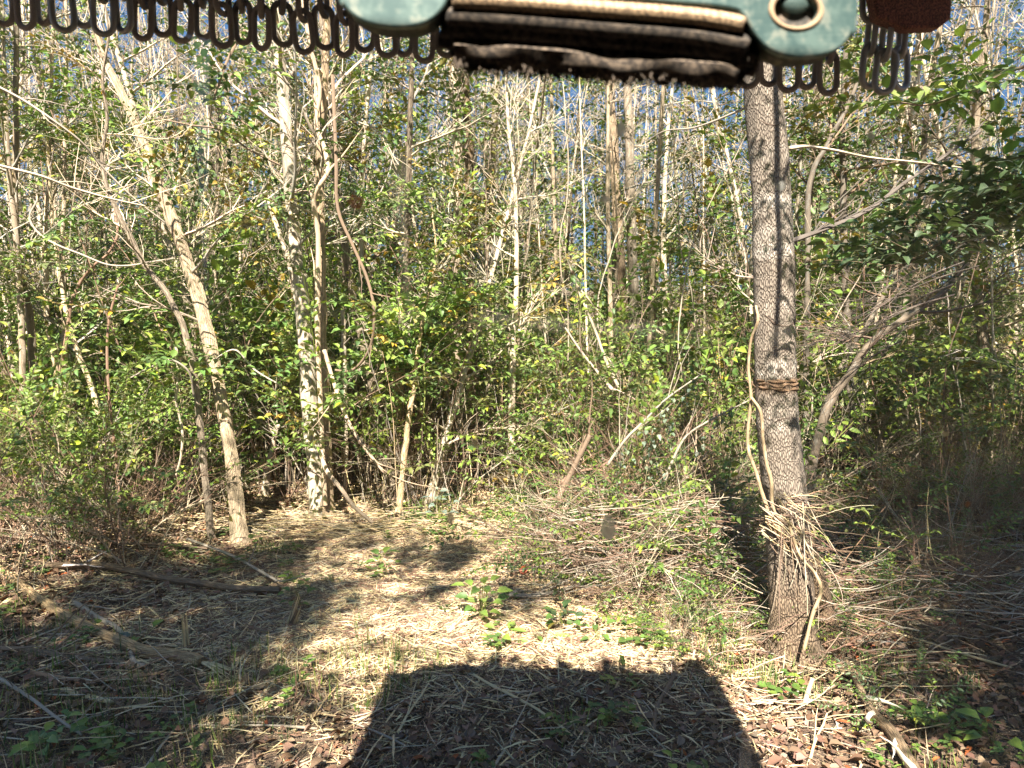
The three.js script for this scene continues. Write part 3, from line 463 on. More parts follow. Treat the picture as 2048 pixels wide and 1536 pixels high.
// the wood beyond, read as one mass
{
  const r = rngOf(654), lists = KINDS.map(() => []);
  for (let n = 0; n < 95;) {
    const d = Math.sqrt(lerp(16.5 * 16.5, 34 * 34, r())), x = (r() * 2 - 1) * (0.72 * d + 1);
    const sc = 0.8 + r() * 0.5, m = new THREE.Matrix4().compose(V(x, gh(x, -d) - 0.03, -d), new THREE.Quaternion().setFromEuler(new THREE.Euler((r() - 0.5) * 0.1, r() * 6.28, (r() - 0.5) * 0.1)), V(sc, sc, sc));
    lists[Math.floor(r() * lists.length)].push(m); n++;
  }
  for (let n = 0, t = 0; n < 150 && t < 4000; t++) {      // and on along both sides and behind the machine
    const x = lerp(-17, 17, r()), z = lerp(-5, 17, r());
    if ((Math.abs(x) < 6.5 && z < 10) || (z < 1 && Math.abs(x) < 0.75 * -z + 6)) continue;
    const sc = 0.8 + r() * 0.4; lists[Math.floor(r() * lists.length)].push(new THREE.Matrix4().compose(V(x, gh(x, z) - 0.03, z), new THREE.Quaternion().setFromAxisAngle(UPV, r() * 6.28), V(sc, sc, sc))); n++;
  }
  const g = new THREE.Group(); g.name = 'far_woods'; scene.add(g);
  const white = new THREE.Color(1, 1, 1);
  lists.forEach((L, k) => {
    if (!L.length) return; const K = KINDS[k];
    instances('trunk', K.t.trunk.geo(), K.o.mat, L.map(m => ({ m, c: white })), g);
    instances('branch', K.t.limb.geo(), M.twig, L.map(m => ({ m, c: white })), g);
    const leafs = []; for (const m of L) for (let q = 0; q < K.t.sprays.length; q += 3) { const e = K.t.sprays[q]; leafs.push({ m: m.clone().multiply(e.m).scale(V(1.3, 1.3, 1.3)), c: e.c }); }
    if (leafs.length) instances('leaves', SPRAY[K.o.spray + 'Lite'][0], M.leaf, leafs, g);
  });
  tag(g, 'dense far wood of thin bare poles and sparse green leaves closing the view', 'woods', null, 'stuff');
}

// ---------------------------------------------------------------- shrubs and leafy undergrowth
function shrubVariant(seed, o) {
  const r = rngOf(seed), stem = new MB(), sprays = [];
  for (let k = 0; k < o.stems; k++) {
    const a = r() * 6.28, el = lerp(o.el[0], o.el[1], r()), L = o.h * (0.55 + r() * 0.6), p0 = V((r() - 0.5) * o.w, -0.03, (r() - 0.5) * o.w);
    const pts = wander(r, p0, V(Math.cos(a) * Math.cos(el), Math.sin(el), Math.sin(a) * Math.cos(el)), L, 10, 0.3, o.arch ?? -0.03), c = jit(r, pick(r, o.wood), 0.2), r0 = o.r * (0.6 + r() * 0.7);
    stem.tube(pts, t => lerp(r0, r0 * 0.3, t), 5, c);
    for (let q = 3; q < 11; q++) for (let w = 0; w < o.twigs; w++) {
      if (r() < 0.3) continue;
      const td = pts[q].clone().sub(pts[q - 1]).normalize().add(V((r() - 0.5) * 2, (r() - 0.4) * 1.4, (r() - 0.5) * 2)).normalize(), tp = wander(r, pts[q], td, 0.1 + r() * 0.35 * o.h, 4, 0.5);
      stem.tube(tp, t => lerp(r0 * 0.4, 0.0009, t), 3, c);
      if (r() < o.leafy) sprays.push({ m: sprayMatrix(r, tp[4], td, (o.ls ?? 1) * (0.7 + r() * 0.6)), c: leafTone(r, o.pal) });
      if (r() < o.leafy * 0.7) sprays.push({ m: sprayMatrix(r, tp[2], td, (o.ls ?? 1) * (0.7 + r() * 0.6)), c: leafTone(r, o.pal) });
    }
  }
  return { stem: stem.geo(), sprays, kind: o.spray };
}
function putShrub(S, name, p, rot, sc, label, category, group, cache) {
  let g;
  if (!S.first) { g = base(name, p); meshOf('stem', S.stem, M.twig, g).userData.kind = 'stuff'; if (S.sprays.length) crownOf(g, S.sprays, S.kind, 'foliage'); S.first = g; }
  else { g = copyOf(S.first, name); g.position.copy(p); }
  g.rotation.set(0, rot, 0); g.scale.set(sc, sc, sc); return tag(g, label, category, group);
}
const SHRUB = {
  leafy: [0, 1, 2].map(k => shrubVariant(700 + k, { stems: 7, el: [0.9, 1.5], h: 1.5, w: 0.4, r: 0.007, twigs: 2, leafy: 0.75, pal: MIX, wood: [C.grey, C.brown], spray: 'mid' })),
  bright: [0, 1].map(k => shrubVariant(710 + k, { stems: 6, el: [0.9, 1.5], h: 1.3, w: 0.35, r: 0.006, twigs: 2, leafy: 0.7, pal: BRIGHT, wood: [C.pale, C.brown], spray: 'big' })),
  brush: [0, 1, 2].map(k => shrubVariant(720 + k, { stems: 20, el: [0.15, 1.1], h: 0.95, w: 0.7, r: 0.006, twigs: 3, leafy: 0.06, pal: [C.green, C.lime, C.green], wood: [C.grey, C.red, C.brown, C.pale], spray: 'small', arch: -0.07 })),
  bare: [0, 1, 2].map(k => shrubVariant(730 + k, { stems: 16, el: [0.5, 1.5], h: 1.4, w: 0.8, r: 0.0055, twigs: 3, leafy: 0.06, pal: MIX, wood: [C.red, C.pale, C.brown, C.red], spray: 'mid' })),
  low: [0, 1, 2].map(k => shrubVariant(740 + k, { stems: 9, el: [0.3, 1.2], h: 0.42, w: 0.4, r: 0.003, twigs: 1, leafy: 0.4, pal: [C.green, C.green, C.lime, C.dark], wood: [C.brown, C.grey], spray: 'small', ls: 0.9 })),
};
{
  const r = rngOf(808), T = [['leafy', 46, 'leafy green shrub', [6.4, 11]], ['bright', 22, 'bright yellow green shrub', [6.6, 9]], ['bare', 66, 'twiggy half bare shrub', [6.3, 12]]];
  for (const [kind, count, what, [d0, d1]] of T) for (let n = 0, tries = 0; n < count && tries < 2000; tries++) {
    const d = Math.sqrt(lerp(d0 * d0, d1 * d1, r())), x = (r() * 2 - 1) * (0.7 * d + 0.2);
    if (inClearing(x, d - 0.1)) continue;
    const z = zoneOf(x, d); putShrub(pick(r, SHRUB[kind]), 'undergrowth_shrub', V(x, gh(x, -d), -d), r() * 6.28, 0.75 + r() * 0.6, `${what} ${d < 8 ? 'at the front of' : 'well inside'} the thicket ${z}`, 'shrub', `${what}s ${z}${d < 8 ? '' : ', inside'}`); n++;
  }
  // left edge, nearer than the leaning tree
  for (let n = 0; n < 14; n++) { const d = 4.9 + r() * 1.6, x = -d * lerp(0.52, 0.76, r()); putShrub(pick(r, n % 3 ? SHRUB.bare : SHRUB.leafy), 'undergrowth_shrub', V(x, gh(x, -d), -d), r() * 6.28, 0.6 + r() * 0.5, `shaded ${n % 3 ? 'twiggy bare' : 'leafy'} shrub ${d < 5.6 ? 'nearest along' : 'further along'} the left edge of the clearing`, 'shrub', `${n % 3 ? 'bare' : 'leafy'} shrubs along the left edge, ${d < 5.6 ? 'near' : 'far'}`); }
  // the brush between clearing and thick tree
  for (let n = 0; n < 20; n++) { const d = lerp(4.75, 6.8, r()), x = lerp(0.35, 1.5, Math.pow(r(), 0.8)) + (d - 4.8) * 0.12; putShrub(SHRUB.brush[n % 3], 'brush_tangle', V(x, gh(x, -d), -d), r() * 6.28, 0.6 + r() * 0.45, `tangled brush with small leaves ${d < 5.5 ? 'at its near edge' : 'further back'}, ${x / d < 0.17 ? 'beside the clearing' : 'beside the thick tree'}`, 'shrub', `brush left of the thick tree ${d < 5.5} ${x / d < 0.17}`.replace(/true|false/g, q => q === 'true' ? 'a' : 'b')); }
  for (let n = 0; n < 10; n++) { const d = lerp(5.0, 6.8, r()), x = lerp(0.5, 1.4, r()) + (d - 5) * 0.15; putShrub(SHRUB.bare[n % 3], 'brush_tangle', V(x, gh(x, -d), -d), r() * 6.28, 0.75 + r() * 0.3, `tall tangle of dry twigs ${d < 6 ? 'in the brush' : 'behind the brush'} ${x / d < 0.17 ? 'beside the clearing' : 'beside the thick tree'}`, 'shrub', `tall dry tangles ${d < 6 ? 'near' : 'far'} ${x / d < 0.17 ? 'clearing' : 'tree'}`); }
  for (let n = 0; n < 7; n++) { const d = lerp(4.4, 5.6, r()), x = lerp(0.45, 1.5, r()); putShrub(SHRUB.low[n % 3], 'low_bush', V(x, gh(x, -d), -d), r() * 6.28, 0.8 + r() * 0.5, 'low small-leaved green bush in front of the brush tangle', 'bush', 'low bushes in front of the brush tangle'); }
  // the shaded undergrowth right of the thick tree
  for (let n = 0; n < 26; n++) { const d = lerp(4.2, 7.5, r()), x = lerp(0.46, 0.76, r()) * d; putShrub(n % 2 ? SHRUB.bare[n % 3] : SHRUB.brush[n % 3], 'brush_tangle', V(x, gh(x, -d), -d), r() * 6.28, 0.3 + r() * 0.3, `dark ${n % 2 ? 'leafless' : 'sparse-leaved'} bramble tangle ${zoneOf(x, d)}, ${d < 5.6 ? 'nearer' : 'farther'} from the view`, 'shrub', `${n % 2 ? 'leafless' : 'leaved'} brambles ${zoneOf(x, d)} ${d < 5.6 ? 'near' : 'far'}`); }
  for (let n = 0; n < 2; n++) { const d = lerp(3.0, 4.6, r()), x = lerp(0.5, 0.76, r()) * d; putShrub(SHRUB.low[n % 3], 'low_bush', V(x, gh(x, -d), -d), r() * 6.28, 0.5 + r() * 0.4, 'sparse low green growth in the shade at the right edge', 'bush', 'low growth at the right edge'); }
  for (let n = 0; n < 9; n++) { const a = n * 0.42 - 0.25, x = 1.3 + Math.cos(a) * 0.36, d = 3.8 + Math.sin(a) * 0.3; putShrub(n % 2 ? SHRUB.brush[n % 3] : SHRUB.low[n % 3], 'low_bush', V(x, gh(x, -d), -d), a * 3, n % 2 ? 0.42 : 0.5, 'green shoots and twigs hugging the foot of the thick tree', 'bush', 'shoots round the foot of the thick tree'); }
}
// dry weed stalks standing in the undergrowth
{
  const r = rngOf(91), geos = [0, 1, 2, 3].map(() => { const m = new MB(); for (let k = 0; k < 16; k++) { const p = V((r() - 0.5) * 0.7, -0.02, (r() - 0.5) * 0.7), d = V((r() - 0.5) * 0.7, 1, (r() - 0.5) * 0.7).normalize(), L = 0.4 + r() * 1.1; m.tube(wander(r, p, d, L, 5, 0.28, 0), t => lerp(0.0042, 0.0015, t), 3, jit(r, pick(r, [C.pale, C.straw, C.brown, C.red, C.grey]), 0.25)); } return m.geo(); });
  const L = geos.map(() => []);
  for (let n = 0, tries = 0; n < 1500 && tries < 20000; tries++) {
    const d = Math.sqrt(lerp(4.6 * 4.6, 15 * 15, r())), x = (r() * 2 - 1) * (0.72 * d);
    if (inClearing(x, d - 0.1) || (x / d > 0.38 && d < 9.5 && r() < 0.85) || (d < 6.3 && (Math.abs(x - 0.2) < 0.45 || (x < -0.5 && x > -0.66 * d)))) continue;
    const sc = 0.7 + r() * 0.5; L[n % 4].push({ m: new THREE.Matrix4().compose(V(x, gh(x, -d), -d), new THREE.Quaternion().setFromAxisAngle(UPV, r() * 6.28), V(sc, sc * (d < 6 ? 0.5 : 1), sc)), c: new THREE.Color(1, 1, 1).multiplyScalar(0.7 + r() * 0.5) }); n++;
  }
  const g = new THREE.Group(); g.name = 'dry_weeds'; scene.add(g); L.forEach((l, k) => instances('stalks', geos[k], M.dry, l, g));
  tag(g, 'dry tan weed stalks standing thick at the foot of the thicket', 'weeds', null, 'stuff');
}

// ---------------------------------------------------------------- what covers the floor
function scatter(name, label, category, geos, count, seed, where, mat, size, lift = 0.004) {
  const r = rngOf(seed), L = geos.map(() => []);
  for (let n = 0, tries = 0; n < count && tries < count * 30; tries++) {
    const d = lerp(1.6, 9.5, Math.pow(r(), 0.8)), x = (r() * 2 - 1) * (0.72 * d + 0.3), w = where(x, d);
    if (r() > w) continue;
    const s = size[0] + r() * (size[1] - size[0]), e = 0.15, nx = (gh(x + e, -d) - gh(x - e, -d)) / (2 * e), nz = (gh(x, -d + e) - gh(x, -d - e)) / (2 * e), up = V(-nx, 1, -nz).normalize();
    const q = new THREE.Quaternion().setFromUnitVectors(UPV, up).multiply(new THREE.Quaternion().setFromAxisAngle(UPV, r() * 6.28)), k = 0.72 + r() * 0.5;
    L[n % geos.length].push({ m: new THREE.Matrix4().compose(V(x, gh(x, -d) + lift, -d), q, V(s, s, s)), c: new THREE.Color(k, k * (0.94 + r() * 0.1), k * (0.88 + r() * 0.16)) }); n++;
  }
  const g = new THREE.Group(); g.name = name; scene.add(g); L.forEach((l, k) => l.length && instances('scrap', geos[k], mat, l, g));
  return tag(g, label, category, null, 'stuff');
}
const strip = (m, r, p, a, L, w, th, tilt, c) => { // a splintered sliver of wood: tapering, slightly bent
  const d = V(Math.cos(a), tilt, Math.sin(a)).normalize(), s = V(-d.z, 0, d.x).normalize(), b = (r() - 0.5) * 0.2 * L, i0 = m.n;
  for (const [t, k] of [[0, 0.35], [0.5, 1], [1, 0.15]]) { const q = p.clone().addScaledVector(d, (t - 0.5) * L).addScaledVector(s, b * (t === 0.5 ? 0 : 1)); m.v(q.x + s.x * w * k, q.y, q.z + s.z * w * k, 0, 0, c); m.v(q.x, q.y + th * k, q.z, 0, 0, c); m.v(q.x - s.x * w * k, q.y, q.z - s.z * w * k, 0, 0, c); }
  for (const o of [0, 3]) m.i.push(i0 + o, i0 + o + 1, i0 + o + 3, i0 + o + 1, i0 + o + 4, i0 + o + 3, i0 + o + 1, i0 + o + 2, i0 + o + 4, i0 + o + 2, i0 + o + 5, i0 + o + 4);
};
const chipGeo = seed => { const r = rngOf(seed), m = new MB(); for (let k = 0; k < 46; k++) { const big = r() < 0.12, L = big ? 0.10 + r() * 0.2 : 0.018 + r() * r() * 0.10, c = jit(r, pick(r, [C.straw, C.straw, C.peeled, C.pale, C.brown, C.red, C.duff]), 0.3); strip(m, r, V((r() - 0.5) * 0.5, 0.004 + r() * 0.022, (r() - 0.5) * 0.5), r() * 6.28, L, (0.001 + r() * 0.0026) * (big ? 1.3 : 1), 0.002 + r() * 0.003, (r() - 0.5) * 0.4, c); } return m.geo(); };
const litterGeo = seed => { const r = rngOf(seed), m = new MB(); for (let k = 0; k < 16; k++) { const a = r() * 6.28; m.leaf(V((r() - 0.5) * 0.5, 0.006 + r() * 0.02, (r() - 0.5) * 0.5), V(Math.cos(a), (r() - 0.5) * 0.5, Math.sin(a)).normalize(), V((r() - 0.5) * 1.1, 1, (r() - 0.5) * 1.1).normalize(), 0.02 + r() * 0.045, 0.014 + r() * 0.026, jit(r, r() < 0.02 ? C.rust : pick(r, [C.duff, C.duff, C.brown, C.red, C.brown, C.duff]), 0.35), 0.4 + r() * 0.8, (r() - 0.3) * 0.6); } return m.geo(); };
const grassGeo = seed => { const r = rngOf(seed), m = new MB(); for (let k = 0; k < 26; k++) { const a = r() * 6.28, L = 0.05 + r() * 0.12, p = V((r() - 0.5) * 0.16, -0.004, (r() - 0.5) * 0.16); m.leaf(p, V(Math.cos(a) * 0.7, 0.5 + r() * 0.6, Math.sin(a) * 0.7).normalize(), V(Math.cos(a), 0.4, Math.sin(a)), L, 0.005, jit(r, pick(r, [C.lime, C.green, C.lime, C.straw]), 0.3), 0.3, 0.3, true); } return m.geo(); };
const sproutGeo = seed => { const r = rngOf(seed), m = new MB(); for (let k = 0; k < 5; k++) { const p = V((r() - 0.5) * 0.2, 0, (r() - 0.5) * 0.2), h = 0.03 + r() * 0.1; m.tube([p, p.clone().add(V((r() - 0.5) * 0.04, h, (r() - 0.5) * 0.04))], () => 0.0012, 3, C.olive); for (let q = 0; q < 4; q++) { const a = q * 1.9 + r(); m.leaf(p.clone().add(V(0, h * (0.5 + 0.5 * r()), 0)), V(Math.cos(a), 0.3, Math.sin(a)).normalize(), V(0.3 * r(), 1, 0.3 * r()).normalize(), 0.025 + r() * 0.035, 0.02 + r() * 0.02, jit(r, pick(r, [C.green, C.lime, C.green]), 0.3)); } } return m.geo(); };
const patchy = (x, d, s) => 0.5 + 0.5 * noise3.noise(x * 1.1 + s, 2.5, d * 1.1);
const mulchW = (x, d) => { const c = smooth(1.7, 0.6, x) * smooth(-3.6, -2.2, x); const core = smooth(3.3, 4.0, d) * smooth(7.6, 6.4, d) * smooth(1.0, 0.5, x) * smooth(-1.9, -1.0, x); return clamp(((0.25 + 0.35 * patchy(x, d, 1)) * c + 0.75 * core + 0.05) * lerp(0.15, 1, smooth(3.1, 4.3, d)) * lerp(0.45, 1, smooth(-1.9, -0.9, x)), 0, 1); };
scatter('wood_chips', 'pale straw-coloured wood chips and splinters spread over the cut clearing', 'wood chips', [1, 2, 3, 4, 5].map(chipGeo), 6500, 201, mulchW, M.dry, [0.7, 1.25]);
scatter('leaf_litter', 'brown dead leaf litter covering the floor at the clearing sides', 'leaf litter', [11, 12, 13, 14].map(litterGeo), 2700, 202, (x, d) => clamp(0.16 + smooth(3.9, 3.0, d) * 0.1 + smooth(0.9, 2, x) * 0.6 + smooth(-1.6, -2.8, x) * 0.3 + smooth(6.3, 7, d) * 0.4 - 0.2 * mulchW(x, d), 0, 1), M.dry, [0.8, 1.3], 0.006);
scatter('grass', 'thin tufts of fresh grass between the wood chips', 'grass', [21, 22, 23].map(grassGeo), 420, 203, (x, d) => smooth(0.55, 0.8, patchy(x, d, 7)) * 0.8 + 0.03, M.leaf, [0.6, 1.2]);
scatter('seedlings', 'small green seedlings sprouting through the litter', 'seedlings', [31, 32, 33].map(sproutGeo), 420, 204, (x, d) => smooth(0.45, 0.8, patchy(x, d, 15)) * 0.5 + smooth(0.3, 0.7, x) * smooth(1.2, 0.9, x) * 0.25 * smooth(3.6, 4.1, d) + 0.03, M.leaf, [0.6, 1.2]);

// loose sticks that can be picked out
{
  const r = rngOf(303), G = [0, 1, 2, 3, 4, 5].map(k => { const m = new MB(), L = 0.35 + 0.13 * k, c = [C.pale, C.straw, C.grey, C.brown, C.peeled, C.pale][k], pts = wander(r, V(-L / 2, 0.012, 0), V(1, 0, 0), L, 7, 0.16, 0); m.tube(pts, t => lerp(0.006, 0.0028, t) * (1 + 0.2 * r()), 5, c, { lump: 0.2, lumpF: 14 }); if (k % 2) m.tube(wander(r, pts[4], V(0.7, 0.1, k % 4 - 1), L * 0.35, 4, 0.3), t => lerp(0.0032, 0.0014, t), 4, c); return m.geo(); });
  for (let n = 0; n < 110; n++) {
    const d = lerp(2.0, 6.9, Math.pow(r(), 0.9)), x = lerp(-0.66, 0.6, r()) * d, m = meshOf('stick', G[n % 6], M.twig); m.position.set(x, gh(x, -d) + 0.006, -d); m.rotation.set(0, r() * 6.28, (r() - 0.4) * 0.12);
    const sc = 0.6 + r() * 0.6; m.scale.set(sc, sc * 0.9, sc);
    const tint2 = ['pale', 'straw yellow', 'grey', 'brown', 'peeled', 'pale forked'][n % 6], where = x < -1 ? 'at the left of the clearing' : x > 0.9 ? 'on the litter at the right' : d < 3.7 ? 'in the shade at the front of the clearing' : 'on the sunlit chips';
    tag(m, `thin ${tint2} stick lying ${where}`, 'stick', `${tint2} sticks ${where}`);
  }
}
// fallen branches and stumps
stemLine('fallen_branch', 'long peeled pale branch lying at the lower left, its end splintered', 'branch', [[-30, 1120], [20, 1152], [70, 1192], [130, 1232], [205, 1268], [245, 1285], [290, 1302], [335, 1308], [375, 1316], [405, 1326]], 17, 20, [1.35, 1.15, 0.85], { lift: 0.035, sides: 9, lump: 0.25, mat: M.ridgeBark, n: 60 });
{ const p = floorAt(402, 1325, 0.035), g = base('branch_splinter', p), m = new MB(), r = rngOf(5); for (let k = 0; k < 9; k++) { const e = floorAt(440 + r() * 40, 1345 + r() * 25 - k, 0.015 + r() * 0.03).sub(p), d = e.clone().normalize(); m.tube([V().addScaledVector(d, -0.03), e.clone().multiplyScalar(0.5 + 0.0 * k).add(V(0, 0.012, 0)), e], t => lerp(0.008, 0.0012, t), 4, jit(r, C.peeled, 0.15)); } m.build('splinter', M.twig, g).userData.kind = 'stuff'; tag(g, 'frayed yellow splinters at the end of the peeled branch', 'splinters'); }
stemLine('fallen_branch', 'grey fallen branch lying behind the peeled one, tip towards the chips', 'branch', [[60, 1128], [110, 1131], [200, 1130], [260, 1141], [330, 1156], [400, 1166], [470, 1176], [560, 1180]], 15, 13, [0.8, 0.7, 0.62], { lift: 0.05, sides: 8, mat: M.ridgeBark, twigs: 3 });
stemLine('fallen_branch', 'thin dark branch lying level below the leaning tree', 'branch', [[-20, 1068], [60, 1077], [150, 1085], [260, 1086], [340, 1090], [415, 1097]], 7, 5, C.brown, { lift: 0.06, twigs: 6 });
stemLine('fallen_branch', 'thin grey branch sloping from the leaning tree foot onto the chips', 'branch', [[375, 1078], [420, 1094], [470, 1114], [520, 1142], [555, 1162]], 6, 5, C.grey, { lift: 0.08, twigs: 3 });
stemLine('fallen_branch', 'brown fallen pole at the left edge under the peeled branch', 'branch', [[-20, 1296], [60, 1300], [130, 1312], [210, 1322], [290, 1330]], 12, 9, C.brown, { lift: 0.03, twigs: 4 });
stemLine('fallen_branch', 'reddish fallen branch, lowest of those at the left edge', 'branch', [[60, 1345], [120, 1356], [180, 1362], [250, 1356], [320, 1346]], 11, 7, [0.36, 0.22, 0.13], { lift: 0.03, twigs: 3 });
stemLine('fallen_branch', 'short broken piece with a bright split end at the lower left', 'branch', [[120, 1380], [170, 1392], [225, 1405]], 14, 11, C.peeled, { lift: 0.025 });
stemLine('fallen_branch', 'pale grey branch piece half buried beside the peeled branch', 'branch', [[150, 1205], [190, 1232], [240, 1262], [275, 1330], [290, 1332]], 12, 9, C.grey, { lift: 0.03 });
stemLine('fallen_branch', 'thin grey twig running down the lower left corner', 'branch', [[-10, 1350], [60, 1395], [120, 1440], [165, 1470]], 8, 5, C.grey, { lift: 0.06, twigs: 4 });
stemLine('fallen_branch', 'mottled branch running to the bottom edge right of the thick tree', 'branch', [[1690, 1320], [1712, 1360], [1730, 1400], [1752, 1432], [1778, 1458], [1805, 1500], [1840, 1560]], 12, 24, [0.85, 0.74, 0.6], { lift: 0.05, sides: 9, lump: 0.22, mat: M.ridgeBark, twigs: 4 });
stemLine('fallen_branch', 'straight thin pale cane lying right of the thick tree foot', 'stick', [[1675, 1362, 3.55], [1750, 1347, 3.6], [1832, 1333, 3.7]], 5, 4, C.straw);
stemLine('fallen_branch', 'flat split stake of yellow wood standing askew right of the shadow', 'stick', [[1606, 1428], [1614, 1390, 3.32], [1625, 1356, 3.34]], 11, 9, C.straw, { lift: -0.01 });
stemLine('fallen_branch', 'crooked stick in the vehicle shadow at its right side', 'stick', [[1306, 1470], [1312, 1420], [1332, 1380], [1352, 1345]], 9, 12, C.brown, { lift: 0.03 });
stemLine('fallen_branch', 'pale chunk of stick in the vehicle shadow near its top edge', 'stick', [[998, 1380], [1020, 1384], [1046, 1386]], 9, 7, C.straw, { lift: 0.02 });
stemLine('fallen_branch', 'long dim stick in the vehicle shadow near the bottom edge', 'stick', [[965, 1530], [1000, 1500], [1040, 1468]], 8, 6, C.brown, { lift: 0.02 });
stemLine('fallen_branch', 'pale rod of wood lying at the back of the clearing before the pair', 'branch', [[700, 1064], [760, 1056], [830, 1048]], 9, 6, C.straw, { lift: 0.05 });
stemLine('fallen_branch', 'grey bough lying out of the brush, its butt on the sunlit chips', 'branch', [[1018, 1190], [1060, 1192], [1100, 1186], [1140, 1176], [1180, 1160], [1215, 1142], [1250, 1126]], 11, 7, C.grey, { lift: 0.05, twigs: 8 });
stemLine('fallen_branch', 'curved grey bough rising right from the chips into the brush', 'branch', [[1030, 1186], [1065, 1165, 4.95], [1090, 1130, 5.0], [1120, 1090, 5.05], [1170, 1062, 5.1], [1230, 1048, 5.15], [1300, 1010, 5.2], [1370, 960, 5.3]], 12, 6, C.grey, { lift: 0.05, twigs: 14, leaves: 6, spray: 'small' });
stemLine('broken_sapling', 'snapped grey-brown sapling leaning right in the brush', 'dead tree', [[1086, 1110], [1098, 1050, 5.3], [1120, 990, 5.3], [1140, 950, 5.3], [1165, 900, 5.3], [1180, 870, 5.3]], 14, 9, C.brown, { twigs: 6 });
stemLine('broken_sapling', 'red-brown curved stem arching right over the brush', 'branch', [[1120, 968, 5.4], [1150, 945, 5.4], [1195, 935, 5.4], [1225, 918, 5.4]], 8, 5, C.red, { twigs: 3 });
stemLine('leafy_shoot', 'slim stem with pale bluish leaves above the brush tangle', 'branch', [[1215, 930, 5.2], [1250, 880, 5.2], [1290, 840, 5.2], [1330, 800, 5.2], [1400, 750, 5.2]], 6, 3, C.grey, { twigs: 5, leaves: 9, pal: [C.blue, [0.2, 0.28, 0.2]], spray: 'vine' });
stemLine('leafy_shoot', 'slim stem with pale bluish leaves nearest the thick tree', 'branch', [[1330, 960, 5.0], [1350, 910, 5.0], [1375, 870, 5.0], [1440, 830, 5.0], [1500, 800, 5.0]], 6, 3, C.grey, { twigs: 4, leaves: 6, pal: [C.blue, C.lime], spray: 'vine' });
stemLine('leafy_shoot', 'bright compound-leaved bough left of the leaning tree', 'branch', [[388, 790, 5.3], [375, 740, 5.2], [340, 720, 5.15], [300, 735, 5.1], [262, 755, 5.1]], 5, 3, C.grey, { leaves: 12, pal: [C.lime, C.green, [0.16, 0.22, 0.08]], spray: 'big', leafScale: 0.9 });
stemLine('leafy_shoot', 'leafy bough reaching right from the leaning tree', 'branch', [[428, 720, 5.4], [470, 700, 5.35], [510, 740, 5.3], [560, 770, 5.3]], 5, 3, C.grey, { leaves: 10, pal: [C.lime, C.green], spray: 'big', leafScale: 0.8 });
stemLine('leafy_shoot', 'mass of bright maple leaves on the young tree at half height', 'branch', [[800, 740, 6.5], [820, 690, 6.4], [850, 650, 6.35], [900, 620, 6.3], [950, 600, 6.3]], 6, 3, C.grey, { leaves: 60, pal: [C.lime, C.lime, C.green], spray: 'big', leafScale: 1.15 });
stemLine('leafy_shoot', 'lower maple bough with hanging bright leaves beside the thin stem', 'branch', [[800, 700, 6.3], [770, 720, 6.25], [750, 650, 6.3], [740, 620, 6.35]], 6, 3, C.grey, { leaves: 28, pal: [C.lime, C.lime, C.green], spray: 'big', leafScale: 1.1 });
stemLine('leafy_shoot', 'hanging string of heart-shaped leaves beside the thin pale stem', 'vine', [[845, 700, 6.1], [850, 770, 6.1], [848, 840, 6.1], [856, 900, 6.1]], 4, 2, C.olive, { leaves: 7, pal: [C.lime], spray: 'vine', leafScale: 0.6 });
stemLine('leafy_shoot', 'dark leafy bough hanging against the sky at the upper left', 'branch', [[490, 60, 5.2], [460, 110, 5.15], [440, 160, 5.1], [430, 210, 5.1], [480, 240, 5.1], [520, 270, 5.1]], 6, 3, C.brown, { leaves: 26, pal: [C.green, C.dark, C.lime], spray: 'big', leafScale: 0.85 });
stemLine('leafy_shoot', 'dark round-leaved bough left of the mottled trunk top', 'branch', [[560, 330, 5.4], [500, 300, 5.35], [440, 260, 5.3], [380, 250, 5.3], [330, 240, 5.3]], 5, 3, C.brown, { leaves: 16, pal: [C.dark, C.green, C.yellow], spray: 'vine', leafScale: 1 });
for (const [px, py, w, h, l] of [[575, 1268, 16, 105, 'tall splintered stump rising from the chips at the left'], [372, 1312, 16, 95, 'frayed stub of a cut sapling beside the peeled branch']]) {
  const p = floorAt(px, py, -0.02), g = base('splintered_stump', p), r = rngOf(px), k = -p.z / F, m = new MB();
  for (let q = 0; q < 20; q++) { const a = q * 2.2, e = V(Math.cos(a) * 0.012 + 0.25 * h * k * (px > 500 ? 1 : 0.05), h * k * (0.25 + r() * 0.8), Math.sin(a) * 0.012), o = V(Math.cos(a) * w * k * 0.35, 0, Math.sin(a) * w * k * 0.35); m.tube([o, o.clone().lerp(e, 0.5), e], t => lerp(w * k * (0.08 + 0.1 * (q % 3)), 0.0008, t), 4, jit(r, pick(r, [C.peeled, C.straw, C.brown, C.red]), 0.3)); }
  m.build('splinter', M.twig, g).userData.kind = 'stuff'; tag(g, l, 'stump');
}
// straw heaped at the foot of the pair and on the thick tree
function heap(name, label, px, py, depthLift, n, spread, len, cols, seed, bend = 0.2) {
  const p = depthLift ? at(px, py, depthLift) : floorAt(px, py, 0), g = base(name, p), m = new MB(), r = rngOf(seed);
  for (let k = 0; k < n; k++) { const q = V((r() - 0.5) * spread[0], r() * spread[1], (r() - 0.5) * spread[2]), a = (r() - 0.5) * 1.7 + (r() < 0.5 ? 0 : Math.PI); m.tube(wander(r, q, V(Math.cos(a), (r() - 0.45) * 0.5, Math.sin(a) * 0.8), len * (0.4 + r() * 0.8), 6, bend, -0.02), t => lerp(0.0035, 0.0014, t), 3, jit(r, pick(r, cols), 0.2)); }
  m.build('stalks', M.dry, g); return tag(g, label, 'dry grass', null, 'stuff');
}
heap('dry_grass', 'pale heap of dry straw at the foot of the pair of trunks', 640, 1062, 0, 230, [1.5, 0.12, 0.5], 0.55, [C.straw, C.peeled, C.pale], 61);
